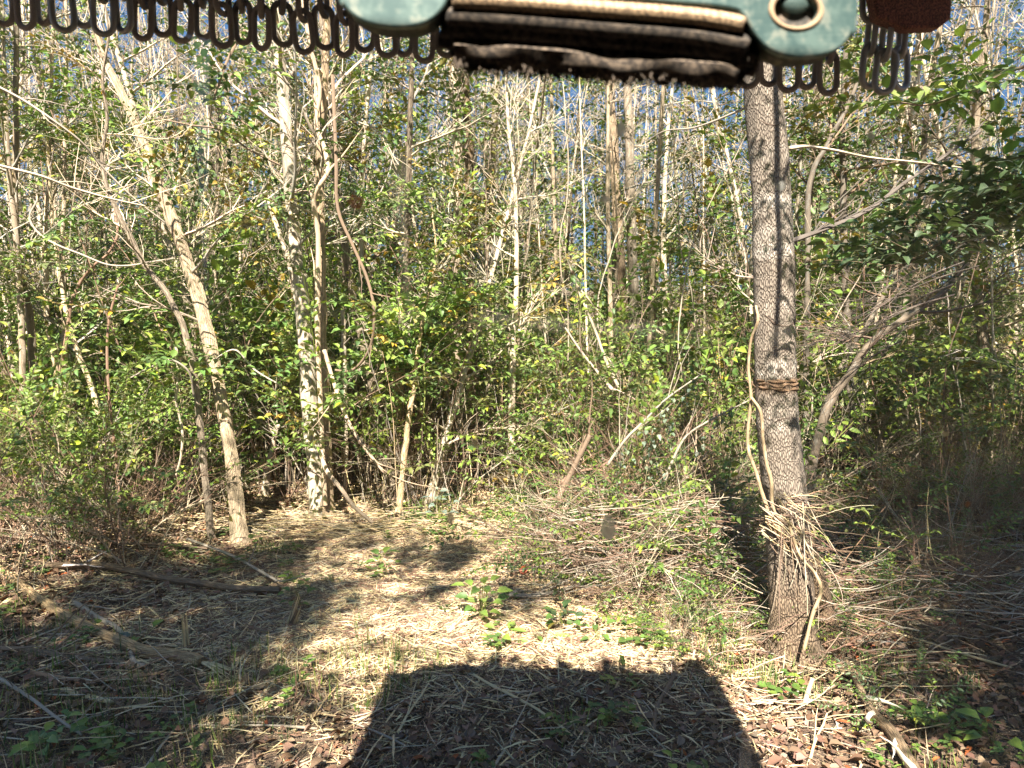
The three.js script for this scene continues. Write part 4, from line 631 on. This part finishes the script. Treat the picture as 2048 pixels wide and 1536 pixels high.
heap('dry_grass', 'strawy cut stalks piled along the back edge of the clearing', 800, 1045, 0, 260, [2.4, 0.1, 0.7], 0.45, [C.straw, C.pale, C.red], 62);
{ // dead stalks draped over the foot of the thick tree and hanging away to the right
  const p = at(1560, 1010, 3.66), g = base('dry_grass', p), m = new MB(), r = rngOf(63);
  for (let k = 0; k < 70; k++) {
    const q = at(1530 + r() * 90, 985 + r() * 110, 3.69 - r() * 0.05).sub(p), right = r();
    m.tube(wander(r, q, V(0.25 + right * 0.9, 0.25 - r() * 1.0, -0.25 + r() * 0.4).normalize(), 0.10 + r() * r() * 0.45, 9, 0.55, -0.05), t => lerp(0.0026, 0.0009, t), 4, jit(r, pick(r, [C.straw, C.pale, C.brown, C.brown, C.red]), 0.3));
  }
  for (let k = 0; k < 16; k++) { const q = [0, 1, 2, 3].map(i => at(1530 + i * 34 + (r() - 0.5) * 26, 1000 + i * 26 + k * 4 + (r() - 0.5) * 24, 3.665 - r() * 0.03 + Math.abs(i - 1.5) * 0.01).sub(p)); m.tube(curve(q, 14), t => lerp(0.0032, 0.0016, t), 4, jit(r, pick(r, [C.pale, C.brown, C.straw]), 0.25)); }
  for (let k = 0; k < 14; k++) m.tube(wander(r, at(1548 + r() * 75, 1000 + r() * 40, 3.66).sub(p), V((r() - 0.2) * 0.5, -1, 0.1).normalize(), 0.2 + r() * 0.4, 7, 0.25), t => lerp(0.003, 0.0015, t), 4, jit(r, pick(r, [C.pale, C.brown]), 0.2));
  m.build('stalks', M.dry, g); tag(g, 'tuft of dry stalks draped across the foot of the thick tree', 'dry grass', null, 'stuff');
}
heap('dry_grass', 'jumbled dead stalks in the shade right of the thick tree', 1790, 1230, 0, 620, [1.9, 0.35, 1.6], 0.5, [C.brown, C.duff, C.grey, C.red, C.pale], 64, 0.5);
heap('dry_grass', 'jumbled dead stalks under the brush left of the thick tree', 1330, 1170, 0, 620, [1.5, 0.6, 1.0], 0.5, [C.brown, C.pale, C.red, C.red, C.grey], 65, 0.5);
heap('dry_grass', 'scattered dry stalks below the thick tree at the right', 1640, 1400, 0, 90, [0.9, 0.05, 0.6], 0.4, [C.straw, C.pale], 66);
heap('dry_grass', 'broken stalks strewn beside the peeled branch at the left', 220, 1380, 0, 130, [1.2, 0.05, 0.9], 0.35, [C.straw, C.pale, C.brown], 67);
// seedlings with leaves one can count
function seedling(label, px, py, h, n, len, pal, seed, wid = 0.62) {
  const p = floorAt(px, py, -0.01), g = base('leafy_seedling', p), r = rngOf(seed), st = new MB();
  for (let k = 0; k < n; k++) {
    const a = k * 2.4 + r() * 0.6, y = h * (0.25 + 0.75 * (k + 0.5) / n), o = V((r() - 0.5) * 0.05, y, (r() - 0.5) * 0.05), d = V(Math.cos(a), 0.15 + r() * 0.3, Math.sin(a)).normalize(), e = o.clone().addScaledVector(d, 0.03 + r() * 0.06);
    st.tube([V((r() - 0.5) * 0.02, 0, (r() - 0.5) * 0.02), o, e], t => lerp(0.0022, 0.001, t), 4, C.olive);
    const m = new MB(); m.leaf(e, d, V((r() - 0.5) * 0.8, 1, (r() - 0.2) * 0.8).normalize(), len * (0.7 + r() * 0.5), len * wid * (0.7 + r() * 0.4), jit(r, pick(r, pal), 0.2), 0.4, 0.25); m.build('leaf', M.leaf, g);
  }
  st.build('stem', M.twig, g); tag(g, label, 'plant');
}
seedling('shiny yellow green seedling standing alone on the sunlit chips', 965, 1250, 0.24, 20, 0.085, [C.lime, C.green, C.lime], 71);
seedling('dark leaved seedling right of the lone shiny one', 1125, 1262, 0.13, 12, 0.08, [C.green, C.dark], 72);
seedling('small seedling with two yellowish leaves under the lone shiny one', 1000, 1285, 0.06, 5, 0.08, [C.lime], 73);
seedling('yellow green plant before the brush, right of the shadow bumps', 1075, 1282, 0.05, 5, 0.09, [C.yellow, C.lime], 74, 0.4);
seedling('little plant at the right end of the brush front', 1195, 1290, 0.1, 6, 0.07, [C.green], 75);
seedling('small green sprig left of centre on the bright chips', 760, 1135, 0.1, 6, 0.09, [C.lime, C.green], 76);
seedling('green plant tucked behind the tall splintered stump', 600, 1225, 0.16, 9, 0.07, [C.green, C.lime], 77);
seedling('bluish pale plant among the straw at the back of the clearing', 880, 1050, 0.28, 14, 0.08, [C.blue, [0.25, 0.32, 0.25]], 78);
seedling('round leaved green plant in the bottom left corner', 95, 1520, 0.1, 9, 0.08, [C.lime, C.green], 79);
seedling('yellow green broad leaf plant at the bottom right corner', 1985, 1500, 0.12, 5, 0.09, [C.lime], 80);
seedling('flat pale leaf plant in the litter beside the peeled branch', 290, 1285, 0.05, 4, 0.1, [C.blue, C.green], 81);
seedling('green plant with long leaves at the leaning tree foot', 455, 1015, 0.35, 9, 0.12, [C.green, C.dark], 82, 0.35);
{ const p = floorAt(1038, 1142, 0.05), m = new MB(); m.leaf(V(), V(0.8, 0.3, 0.1).normalize(), V(0, 0.5, 1).normalize(), 0.07, 0.06, [0.5, 0.09, 0.02], 0.5, 0.2); const o = m.build('fallen_leaf', M.leaf); o.position.copy(p); tag(o, 'single orange red leaf caught on the bough in the clearing', 'leaf'); }

// ---------------------------------------------------------------- trees beside and behind the machine, whose shade falls into the view
function bigCrown(name, p, h, r0, cr, n, label, pal, seed, low) {
  const r = rngOf(seed), o = { path: straightPath(r, h, 0.06, 0.08), r0, r1: 0.015, sides: 10, branches: n, from: low, reach: cr, leafy: 0.85, dead: 0.02, twigs: 2, el0: 0, el1: 0.9, pal, mat: M.ridgeBark, spray: 'big', twig: C.brown };
  return putTree(name, p, label, 'tree', null, r, o);
}
bigCrown('broadleaf_tree', V(3.5, 0, -3.2), 7, 0.07, 1.5, 34, 'broad leafy tree whose dark boughs hang in at the upper right', [C.dark, C.green, C.green], 131, 0.34);
bigCrown('broadleaf_tree', V(2.75, 0, 0.7), 8, 0.09, 1.7, 110, 'leafy tree beside the machine at its right, shading the right side', [C.dark, C.green], 132, 0.3);
bigCrown('broadleaf_tree', V(-2.75, 0, 1.15), 6.8, 0.08, 1.5, 110, 'leafy tree beside the machine at its left, shading the left corner', [C.dark, C.green], 133, 0.3);
bigCrown('broadleaf_tree', V(2.5, 0, 2.8), 9.5, 0.1, 1.7, 110, 'taller leafy tree behind the machine at its right', [C.dark, C.green], 134, 0.45);
{ // a dead vine hanging in front of the thick tree, above the view: its shadow runs down the bark
  const p = V(1.14, 2.86, -2.55), g = base('hanging_vine', p), m = new MB(), r = rngOf(150), pts = wander(r, V(), V(-0.03, 1, 0), 2.4, 16, 0.10, 0.02); m.tube(pts, t => lerp(0.012, 0.02, t), 6, C.brown); m.tube(wander(r, pts[5], V(0.25, 0.8, 0), 1.2, 9, 0.2, 0.02), t => 0.009, 5, C.brown); m.tube(wander(r, pts[2], V(0.3, -0.1, 0.2), 0.25, 6, 0.3), t => 0.006, 5, C.brown); m.build('stem', M.twig, g);
  const sp = []; for (const [y, z, n] of [[0.1, 0.35, 7], [0.55, 0.3, 6], [1.0, 0.1, 7], [1.5, 0.0, 5]]) { const q = V(0.02, y, z + 0.0); for (let k = 0; k < n; k++) sp.push({ m: sprayMatrix(r, q.clone().add(V((r() - 0.5) * 0.22, (r() - 0.3) * 0.16, (r() - 0.5) * 0.2)), V(r() - 0.5, 0, r() - 0.5), 0.8), c: leafTone(r, [C.green]) }); m; }
  for (let k = 0; k < 9; k++) sp.push({ m: sprayMatrix(r, pts[1 + Math.floor(r() * 15)].clone().add(V((r() - 0.5) * 0.3, (r() - 0.5) * 0.2, r() * 0.2)), V(r() - 0.5, 0, r() - 0.5), 0.7), c: leafTone(r, [C.green]) }); crownOf(g, sp, 'mid', 'leaves');
  tag(g, 'dead vine hanging in front of the thick tree, shading a line on it', 'vine');
}
{ // a tree behind the machine that leans over it; its crown throws the band of shade across the clearing
  const r = rngOf(140), path = curve([V(0, 0, 0), V(0.4, 2.4, -0.2), V(1.3, 4.4, -0.5), V(2.4, 5.6, -0.8), V(3.6, 5.9, -0.95), V(4.8, 6.0, -1.0)], 40);
  putTree('broadleaf_tree', V(-5.3, 0, 1.55), 'tree leaning over the machine, its crown shading a band of chips', 'tree', null, r, { path, r0: 0.08, r1: 0.012, sides: 10, branches: 10, from: 0.7, reach: 0.36, leafy: 0.8, dead: 0, el0: -0.3, el1: 0.3, pal: [C.dark, C.green], mat: M.ridgeBark, spray: 'big', twig: C.brown });
}
stemLine('leafy_shoot', 'sunlit bright green bough at the top right, right of the chains', 'branch', [[2090, 120, 3.1], [2000, 150, 3.05], [1920, 190, 3.0], [1850, 210, 3.0], [1800, 205, 3.0]], 7, 3, C.brown, { leaves: 20, pal: [C.lime, C.green], spray: 'big', leafScale: 0.75 });
stemLine('leafy_shoot', 'dark drooping bough with small leaves at the right edge', 'branch', [[2100, 330, 3.2], [2020, 380, 3.2], [1940, 430, 3.2], [1860, 500, 3.2], [1790, 540, 3.25]], 7, 3, C.brown, { twigs: 10, leaves: 80, pal: [C.dark, C.dark, C.green], spray: 'big', leafScale: 0.9 });

// ---------------------------------------------------------------- the machine that the picture is taken from
const ironMap = dataTex(256, 256, (u, v) => { const a = tileNoise(u, v, 14, 14, 2), b = tileNoise(u, v, 70, 70, 4), q = smooth(0.1, 0.3, a + 0.6 * b); return [lerp(0.05, 0.16, q) * (1 + b), lerp(0.045, 0.12, q) * (1 + b), lerp(0.04, 0.09, q) * (1 + b)]; }, true);
const mintMap = dataTex(512, 512, (u, v) => { const a = tileNoise(u, v, 9, 9, 3), b = tileNoise(u, v, 45, 45, 5), c = tileNoise(u, v, 8, 130, 6), q = smooth(-0.4, 0.5, a + 0.5 * b + 0.4 * c), w = 0.75 * smooth(0.0, 0.55, tileNoise(u, v, 16, 16, 8) + 0.5 * b + 0.4 * c); return [lerp(lerp(0.035, 0.085, q), 0.20, w), lerp(lerp(0.075, 0.135, q), 0.215, w), lerp(lerp(0.075, 0.125, q), 0.18, w)]; }, true);
const dustMap = dataTex(256, 256, (u, v) => { const a = tileNoise(u, v, 20, 20, 2), b = tileNoise(u, v, 90, 90, 6), q = smooth(-0.2, 0.35, a + b); return [lerp(0.035, 0.20, q), lerp(0.03, 0.16, q), lerp(0.028, 0.125, q)]; }, true);
const filmMap = dataTex(512, 512, (u, v) => { const a = tileNoise(u, v, 5, 5, 4), b = tileNoise(u, v, 24, 24, 9), c = tileNoise(u, v, 130, 130, 2), h = clamp(0.07 + 0.17 * smooth(0.05, 0.45, a + 0.3 * b) + 0.06 * b + 0.05 * c, 0, 1); return [h, h, h]; });
const N = {
  iron: new THREE.MeshStandardMaterial({ map: rep(ironMap, 0.25, 0.25), roughness: 0.7, metalness: 0.3 }),
  paint: new THREE.MeshStandardMaterial({ color: new THREE.Color().setRGB(0.03, 0.03, 0.03), roughness: 0.8 }),
  lining: new THREE.MeshStandardMaterial({ color: new THREE.Color().setRGB(0.10, 0.095, 0.085), roughness: 0.95 }),
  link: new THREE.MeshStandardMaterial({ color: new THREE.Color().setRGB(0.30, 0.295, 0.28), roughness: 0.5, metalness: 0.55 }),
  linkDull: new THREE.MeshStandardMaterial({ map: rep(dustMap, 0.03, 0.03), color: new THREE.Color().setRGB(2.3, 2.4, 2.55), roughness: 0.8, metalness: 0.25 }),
  mint: new THREE.MeshStandardMaterial({ map: rep(mintMap, 0.12, 0.12), roughness: 0.42, metalness: 0.25 }),
  tan: new THREE.MeshStandardMaterial({ map: rep(dustMap, 0.03, 0.03), color: new THREE.Color().setRGB(3.2, 2.7, 2.0), roughness: 0.7 }),
  dust: new THREE.MeshStandardMaterial({ map: rep(dustMap, 0.06, 0.06), color: new THREE.Color().setRGB(0.95, 0.9, 0.85), roughness: 1 }),
  rail: new THREE.MeshStandardMaterial({ map: rep(dustMap, 0.06, 0.06), color: new THREE.Color().setRGB(0.6, 0.58, 0.56), roughness: 0.9 }),
  rust: new THREE.MeshStandardMaterial({ map: rep(dustMap, 0.05, 0.05), color: new THREE.Color().setRGB(1.3, 0.55, 0.46), roughness: 0.85 }),
  glass: new THREE.MeshPhysicalMaterial({ color: 0xffffff, transmission: 1, thickness: 0, roughness: 0, ior: 1.5 }),
  mud: new THREE.MeshPhysicalMaterial({ vertexColors: true, roughness: 1, transmission: 0.75, thickness: 0, transparent: true, opacity: 0.85 }),
  film: new THREE.MeshPhysicalMaterial({ color: new THREE.Color().setRGB(0.8, 0.74, 0.62), roughness: 1, transmission: 0.6, thickness: 0, transparent: true, opacity: 0.5, alphaMap: filmMap }),
};
const bx = (name, mat, parent, x0, x1, y0, y1, z0, z1, tiltZ = 0) => { const m = meshOf(name, new THREE.BoxGeometry(x1 - x0, y1 - y0, z1 - z0), mat, parent); m.position.set((x0 + x1) / 2, (y0 + y1) / 2, (z0 + z1) / 2); m.rotation.z = tiltZ; return m; };
const TILT = -0.066, ROOF = 2.50;                            // the machine stands a little askew
{
  const g = base('work_machine', V(0, 0, 0));
  const s = new THREE.Shape(), L = -0.86, R = 0.73, Fz = 1.30, Bz = -1.0;  // drawn in plan: y of the shape is depth
  s.moveTo(L + 0.06, Bz); s.lineTo(R - 0.06, Bz); s.lineTo(R, Bz + 0.06); s.lineTo(R, Fz - 0.05); s.quadraticCurveTo(R, Fz, R - 0.05, Fz); s.lineTo(L + 0.34, Fz); s.quadraticCurveTo(L + 0.02, Fz - 0.02, L, Fz - 0.36); s.lineTo(L, Bz + 0.06); s.closePath();
  const slot = (x0, x1, z0, z1) => { const h = new THREE.Path(); h.moveTo(x0, z0); h.lineTo(x0, z1); h.lineTo(x1, z1); h.lineTo(x1, z0); h.closePath(); s.holes.push(h); };
  slot(-0.16, 0.15, -0.07, 0.11); slot(-0.78, -0.66, 1.0, 1.075); slot(0.48, 0.56, 1.0, 1.075);   // hatch and vent openings in the roof
  const rg = new THREE.ExtrudeGeometry(s, { depth: 0.05, bevelEnabled: true, bevelSize: 0.012, bevelThickness: 0.012, bevelSegments: 2 }); rg.rotateX(-Math.PI / 2);
  const roof = meshOf('roof', rg, N.iron, g); roof.position.y = ROOF; roof.rotation.z = TILT;
  for (const [x, w, h] of [[-0.36, 0.07, 0.05], [-0.02, 0.05, 0.05], [0.20, 0.06, 0.07], [0.63, 0.13, 0.075]]) { const b = meshOf('work_light', new THREE.CylinderGeometry(w * 0.42, w * 0.55, h * 2.4, 12), N.iron, g); b.position.set(x, ROOF + 0.06 + h * 1.1 + x * TILT, -1.25); }
  { const m = new MB(), r = rngOf(77); for (let k = 0; k < 90; k++) { const x = lerp(L + 0.3, R - 0.02, r()), p = V(x, ROOF + 0.07 + x * TILT, -1.24 - r() * 0.05); m.tube(wander(r, p, V(r() - 0.5, r() * 0.9, r() - 0.6), 0.06 + r() * 0.12, 4, 0.5), () => 0.004 + r() * 0.006, 4, C.brown); } m.build('debris', M.twig, g).userData.kind = 'stuff'; }
  bx('rear_panel', N.lining, g, L + 0.02, R - 0.02, 0.35, ROOF + 0.01, 0.94, 1.0, TILT);
  bx('side_panel', N.paint, g, L, L + 0.04, 0.35, 1.15, -0.75, -0.3); bx('side_panel', N.paint, g, R - 0.04, R, 0.35, 1.15, -0.75, -0.3); bx('side_panel', N.lining, g, L, L + 0.04, 0.35, ROOF + 0.02, -0.3, 0.945); bx('side_panel', N.lining, g, R - 0.04, R, 0.35, ROOF - 0.08, -0.3, 0.945);
  for (const [z0, z1] of [[-0.82, -0.76]]) { bx('post', N.iron, g, L, L + 0.06, 1.15, ROOF + 0.03, z0, z1); bx('post', N.iron, g, R - 0.06, R, 1.15, ROOF - 0.06, z0, z1); }
  bx('cab_floor', N.paint, g, L + 0.05, R - 0.05, 0.42, 0.50, -1.28, 0.9);
  bx('hull', N.paint, g, L + 0.12, R - 0.12, 0.18, 0.41, -1.2, 1.3);
  for (const x of [L - 0.1, R - 0.22]) { const t = meshOf('track', new THREE.CapsuleGeometry(0.24, 1.9, 6, 16), N.iron, g); t.rotation.x = Math.PI / 2; t.position.set(x + 0.16, 0.25, 0.1); t.scale.set(0.7, 1, 1); }
  const beam = meshOf('guard_beam', new THREE.BoxGeometry(1.5, 0.06, 0.05), N.iron, g); beam.position.set(-0.095, ROOF - 0.065, -1.27); beam.rotation.z = TILT;
  tag(g, 'dark steel work machine with flat roof that throws the broad shadow', 'machine');
}
{ // chains hanging in a row from the edge of the roof
  const stad = (w, h) => { const pts = [], r = w / 2, hh = h / 2 - r; for (let k = 0; k <= 8; k++) { const a = Math.PI * k / 8; pts.push(V(Math.cos(a) * r, hh + Math.sin(a) * r, 0)); } for (let k = 0; k <= 8; k++) { const a = Math.PI + Math.PI * k / 8; pts.push(V(Math.cos(a) * r, -hh + Math.sin(a) * r, 0)); } return new THREE.CatmullRomCurve3(pts, true, 'centripetal'); };
  const W = 0.028, H = 0.062, T = 0.0048, lg = new THREE.TubeGeometry(stad(W, H), 44, T, 8, true), r = rngOf(404);
  const ys = [[-60, 40], [0, 52], [200, 62], [400, 84], [600, 98], [850, 116], [1000, 128], [1200, 150], [1450, 168], [1640, 180], [1740, 178], [1830, 190]];
  const yAt = x => { for (let k = 1; k < ys.length; k++) if (x <= ys[k][0]) return lerp(ys[k - 1][1], ys[k][1], (x - ys[k - 1][0]) / (ys[k][0] - ys[k - 1][0])); return 190; };
  let xs = []; for (let x = -30; x < 1690; x += 40 + (r() - 0.5) * 6) xs.push(x); xs.push(1736, 1768, 1798);
  xs.forEach((x, k) => {
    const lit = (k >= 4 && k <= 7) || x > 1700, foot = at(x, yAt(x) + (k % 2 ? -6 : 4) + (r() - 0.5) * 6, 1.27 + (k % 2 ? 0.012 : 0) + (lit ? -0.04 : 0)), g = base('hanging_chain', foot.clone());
    let y = foot.y + H / 2, j = 0; const yTop = ROOF - 0.09 + (foot.x + 0.09) * TILT;
    for (; y < yTop + 0.03; j++) { const m = meshOf('link', lg, lit ? N.link : N.linkDull, g); m.position.set((r() - 0.5) * 0.003, y - foot.y, 0); m.rotation.set((r() - 0.5) * 0.12, (j % 2 ? Math.PI / 2 : 0) + (r() - 0.5) * 0.9, (r() - 0.5) * 0.2); y += H - 2 * T - 0.004; }
    tag(g, x > 1700 ? `bare steel chain hanging at the right end of the chain row` : lit ? 'worn shiny chain catching sun near the left end of the chain row' : x < 690 ? 'dark rusty chain of the row left of the green latch plate' : x < 1700 ? 'dark rusty chain of the row hanging behind the green latch plate' : 'chain', 'chain', x > 1700 ? 'bare chains at the right end' : lit ? 'shiny chains near the left end' : x < 690 ? 'dark chains left of the latch plate' : 'dark chains behind the latch plate');
  });
  const b = base('rusty_bracket', at(1812, 10, 1.22)), m = new MB(); const sh = new THREE.Shape(); const q = [[1725, -60], [1885, -60], [1880, 45], [1860, 60], [1800, 62], [1745, 40]].map(([x, y]) => at(x, y, 1.22).sub(b.position)); sh.setFromPoints(q.map(p => new THREE.Vector2(p.x, p.y)));
  meshOf('plate', new THREE.ExtrudeGeometry(sh, { depth: 0.02, bevelEnabled: true, bevelSize: 0.004, bevelThickness: 0.004, bevelSegments: 2 }), N.rust, b); tag(b, 'rust red steel plate above the chains at the top right', 'bracket');
}
{ // the green latch plate at the top of the windscreen
  const D = 0.42, o = at(1200, 0, D), g = base('latch_plate', o), P = (x, y) => { const p = at(x, y, D).sub(o); return new THREE.Vector2(p.x, p.y); };
  const px = [[676, -420], [684, -30], [694, 10], [722, 38], [770, 52], [822, 53], [858, 42], [884, 18], [900, -12], [930, -26], [1100, -14], [1300, 2], [1452, 16], [1486, 34], [1508, 68], [1536, 98], [1576, 112], [1624, 112], [1668, 98], [1694, 66], [1704, 22], [1706, -420]];
  const shape = () => { const s = new THREE.Shape(); const c = new THREE.SplineCurve(px.map(([x, y]) => P(x, y))).getPoints(110); s.setFromPoints(c); return s; };
  const hole = () => { const h = new THREE.Path(), c = P(1586, 26), rx = 0.0125, ry = 0.0088; h.absellipse(c.x, c.y, rx, ry, 0, Math.PI * 2, true, -0.1); return h; };
  const s1 = shape(); s1.holes.push(hole());
  const plate = new THREE.ExtrudeGeometry(s1, { depth: 0.003, bevelEnabled: true, bevelSize: 0.0014, bevelThickness: 0.0014, bevelSegments: 3, curveSegments: 24 });
  meshOf('plate', plate, N.mint, g).position.z = 0;
  const body = new THREE.ExtrudeGeometry(shape(), { depth: 0.013, bevelEnabled: true, bevelSize: 0.001, bevelThickness: 0.001, bevelSegments: 2 });
  const bm = meshOf('housing', body, N.iron, g); bm.position.z = -0.0155;
  const c = P(1586, 26), cup = meshOf('bolt', new THREE.SphereGeometry(0.0085, 20, 12), N.mint, g); cup.position.set(c.x + 0.001, c.y + 0.006, 0.0005); cup.scale.set(1, 0.75, 0.4);
  const rim = meshOf('hole_rim', new THREE.TorusGeometry(0.0128, 0.0016, 8, 32), N.tan, g); rim.position.set(c.x, c.y, 0.0042); rim.scale.set(1, 0.72, 1); rim.rotation.z = -0.1;
  { const s = new THREE.Shape(); s.setFromPoints([[880, -60], [884, 70], [930, 108], [1480, 140], [1530, 120], [1500, -20]].map(([x, y]) => P(x, y))); const k = meshOf('backing_plate', new THREE.ExtrudeGeometry(s, { depth: 0.004, bevelEnabled: false }), N.paint, g); k.position.z = -0.026; }
  const line = (a, z, rr, name, mat, opt) => { const m = new MB(), pts = a.map(([x, y]) => { const p = at(x, y, D).sub(o); p.z = z; return p; }); m.tube(curve(pts, 60), () => rr, 10, [1, 1, 1], opt); return meshOf(name, m.geo(), mat, g); };
  line([[905, 2], [1000, 6], [1200, 20], [1400, 36], [1486, 50]], 0.001, 0.0042, 'tan_strip', N.tan, { lump: 0.1 });
  line([[892, 26], [1000, 32], [1200, 48], [1400, 66], [1500, 84]], -0.004, 0.0050, 'rail', N.rail);
  line([[880, 44], [1000, 50], [1200, 66], [1400, 84], [1520, 104]], -0.010, 0.0050, 'rail', N.rail);
  line([[872, 60], [1000, 66], [1200, 82], [1400, 100], [1530, 118]], -0.016, 0.0048, 'rail', N.rail);
  line([[905, 80], [1000, 84], [1150, 96], [1350, 112], [1490, 124]], -0.017, 0.0085, 'dusty_seal', N.dust, { lump: 0.5, lumpF: 40 });
  { const m = new MB(), r = rngOf(88); for (let k = 0; k < 1500; k++) { const t = r(), p = at(lerp(900, 1510, t), lerp(90, 132, t) + (r() - 0.5) * 16, D).sub(o); p.z = -0.020 + (r() - 0.5) * 0.014; m.tube([p, p.clone().add(V((r() - 0.5) * 0.006, -0.002 - r() * 0.006, (r() - 0.5) * 0.004))], () => 0.0004, 3, [1, 1, 1]); } meshOf('dust_fringe', m.geo(), N.dust, g).userData.kind = 'stuff'; }
  tag(g, 'worn mint green metal latch plate with round hole across the top', 'latch');
}
{ // the dirty windscreen
  const D = 0.56, g = base('windscreen', V(-0.095, 1.75, -D));
  bx('glass_pane', N.glass, g, -0.70, 0.70, -0.85, 0.68, -0.002, 0.002);
  { const f = meshOf('dust_film', new THREE.PlaneGeometry(1.39, 1.52), N.film, g); f.position.set(0, -0.085, 0.0028); f.castShadow = false; }
  for (const x of [-0.72, 0.70]) bx('frame', N.paint, g, x, x + 0.02, -0.87, 0.66, -0.012, 0.012);
  bx('frame', N.paint, g, -0.72, 0.72, -0.89, -0.87, -0.012, 0.012);
  const r = rngOf(515), tan = [0.75, 0.62, 0.4], br = [0.42, 0.19, 0.09], gr = [0.7, 0.7, 0.66];
  const S = [[1217, 1054, 15, 27, [0.95, 0.88, 0.7]], [712, 404, 15, 14, br], [901, 1036, 7, 13, tan], [492, 444, 12, 12, [0.28, 0.26, 0.15]], [1242, 258, 8, 14, gr], [1210, 398, 10, 7, gr], [1562, 372, 10, 9, gr], [632, 325, 8, 7, [0.2, 0.15, 0.06]], [950, 885, 5, 12, tan], [1742, 272, 7, 7, gr], [1946, 220, 5, 12, tan], [1890, 868, 6, 5, tan], [262, 1010, 8, 6, [0.3, 0.26, 0.2]], [1080, 655, 4, 4, tan], [1500, 1380, 7, 6, br]];
  for (let k = 0; k < 46; k++) S.push([r() * 2048, 300 + Math.pow(r(), 0.7) * 1236, 2 + r() * 4, 2 + r() * 5, pick(r, [tan, br, [0.3, 0.25, 0.18]])]);
  for (const [x, y, w, h, c] of S) {
    const p = at(x, y, D - 0.0035).sub(g.position), m = new MB(), k = D / F, n = 18, ph = r() * 9; const mid = m.v(0, 0, 0.0007, 0, 0, c);
    for (let q = 0; q <= n; q++) { const a = q / n * Math.PI * 2, e = 1 + 0.4 * noise3.noise(Math.cos(a) * 1.4 + ph, Math.sin(a) * 1.4, ph); m.v(Math.cos(a) * w * k * e * 0.6, Math.sin(a) * h * k * e * 0.6, 0.0005, 0, 0, c); m.v(Math.cos(a) * w * k * e, Math.sin(a) * h * k * e, 0, 0, 0, c); }
    for (let q = 0; q < n; q++) { const a = 1 + q * 2; m.i.push(mid, a, a + 2, a, a + 1, a + 2, a + 1, a + 3, a + 2); }
    m.build('mud_speck', N.mud, g).position.copy(p);
  }
  tag(g, 'dirty windscreen with dried mud specks that the woods are seen through', 'window');
}
renderer.render(scene, camera);
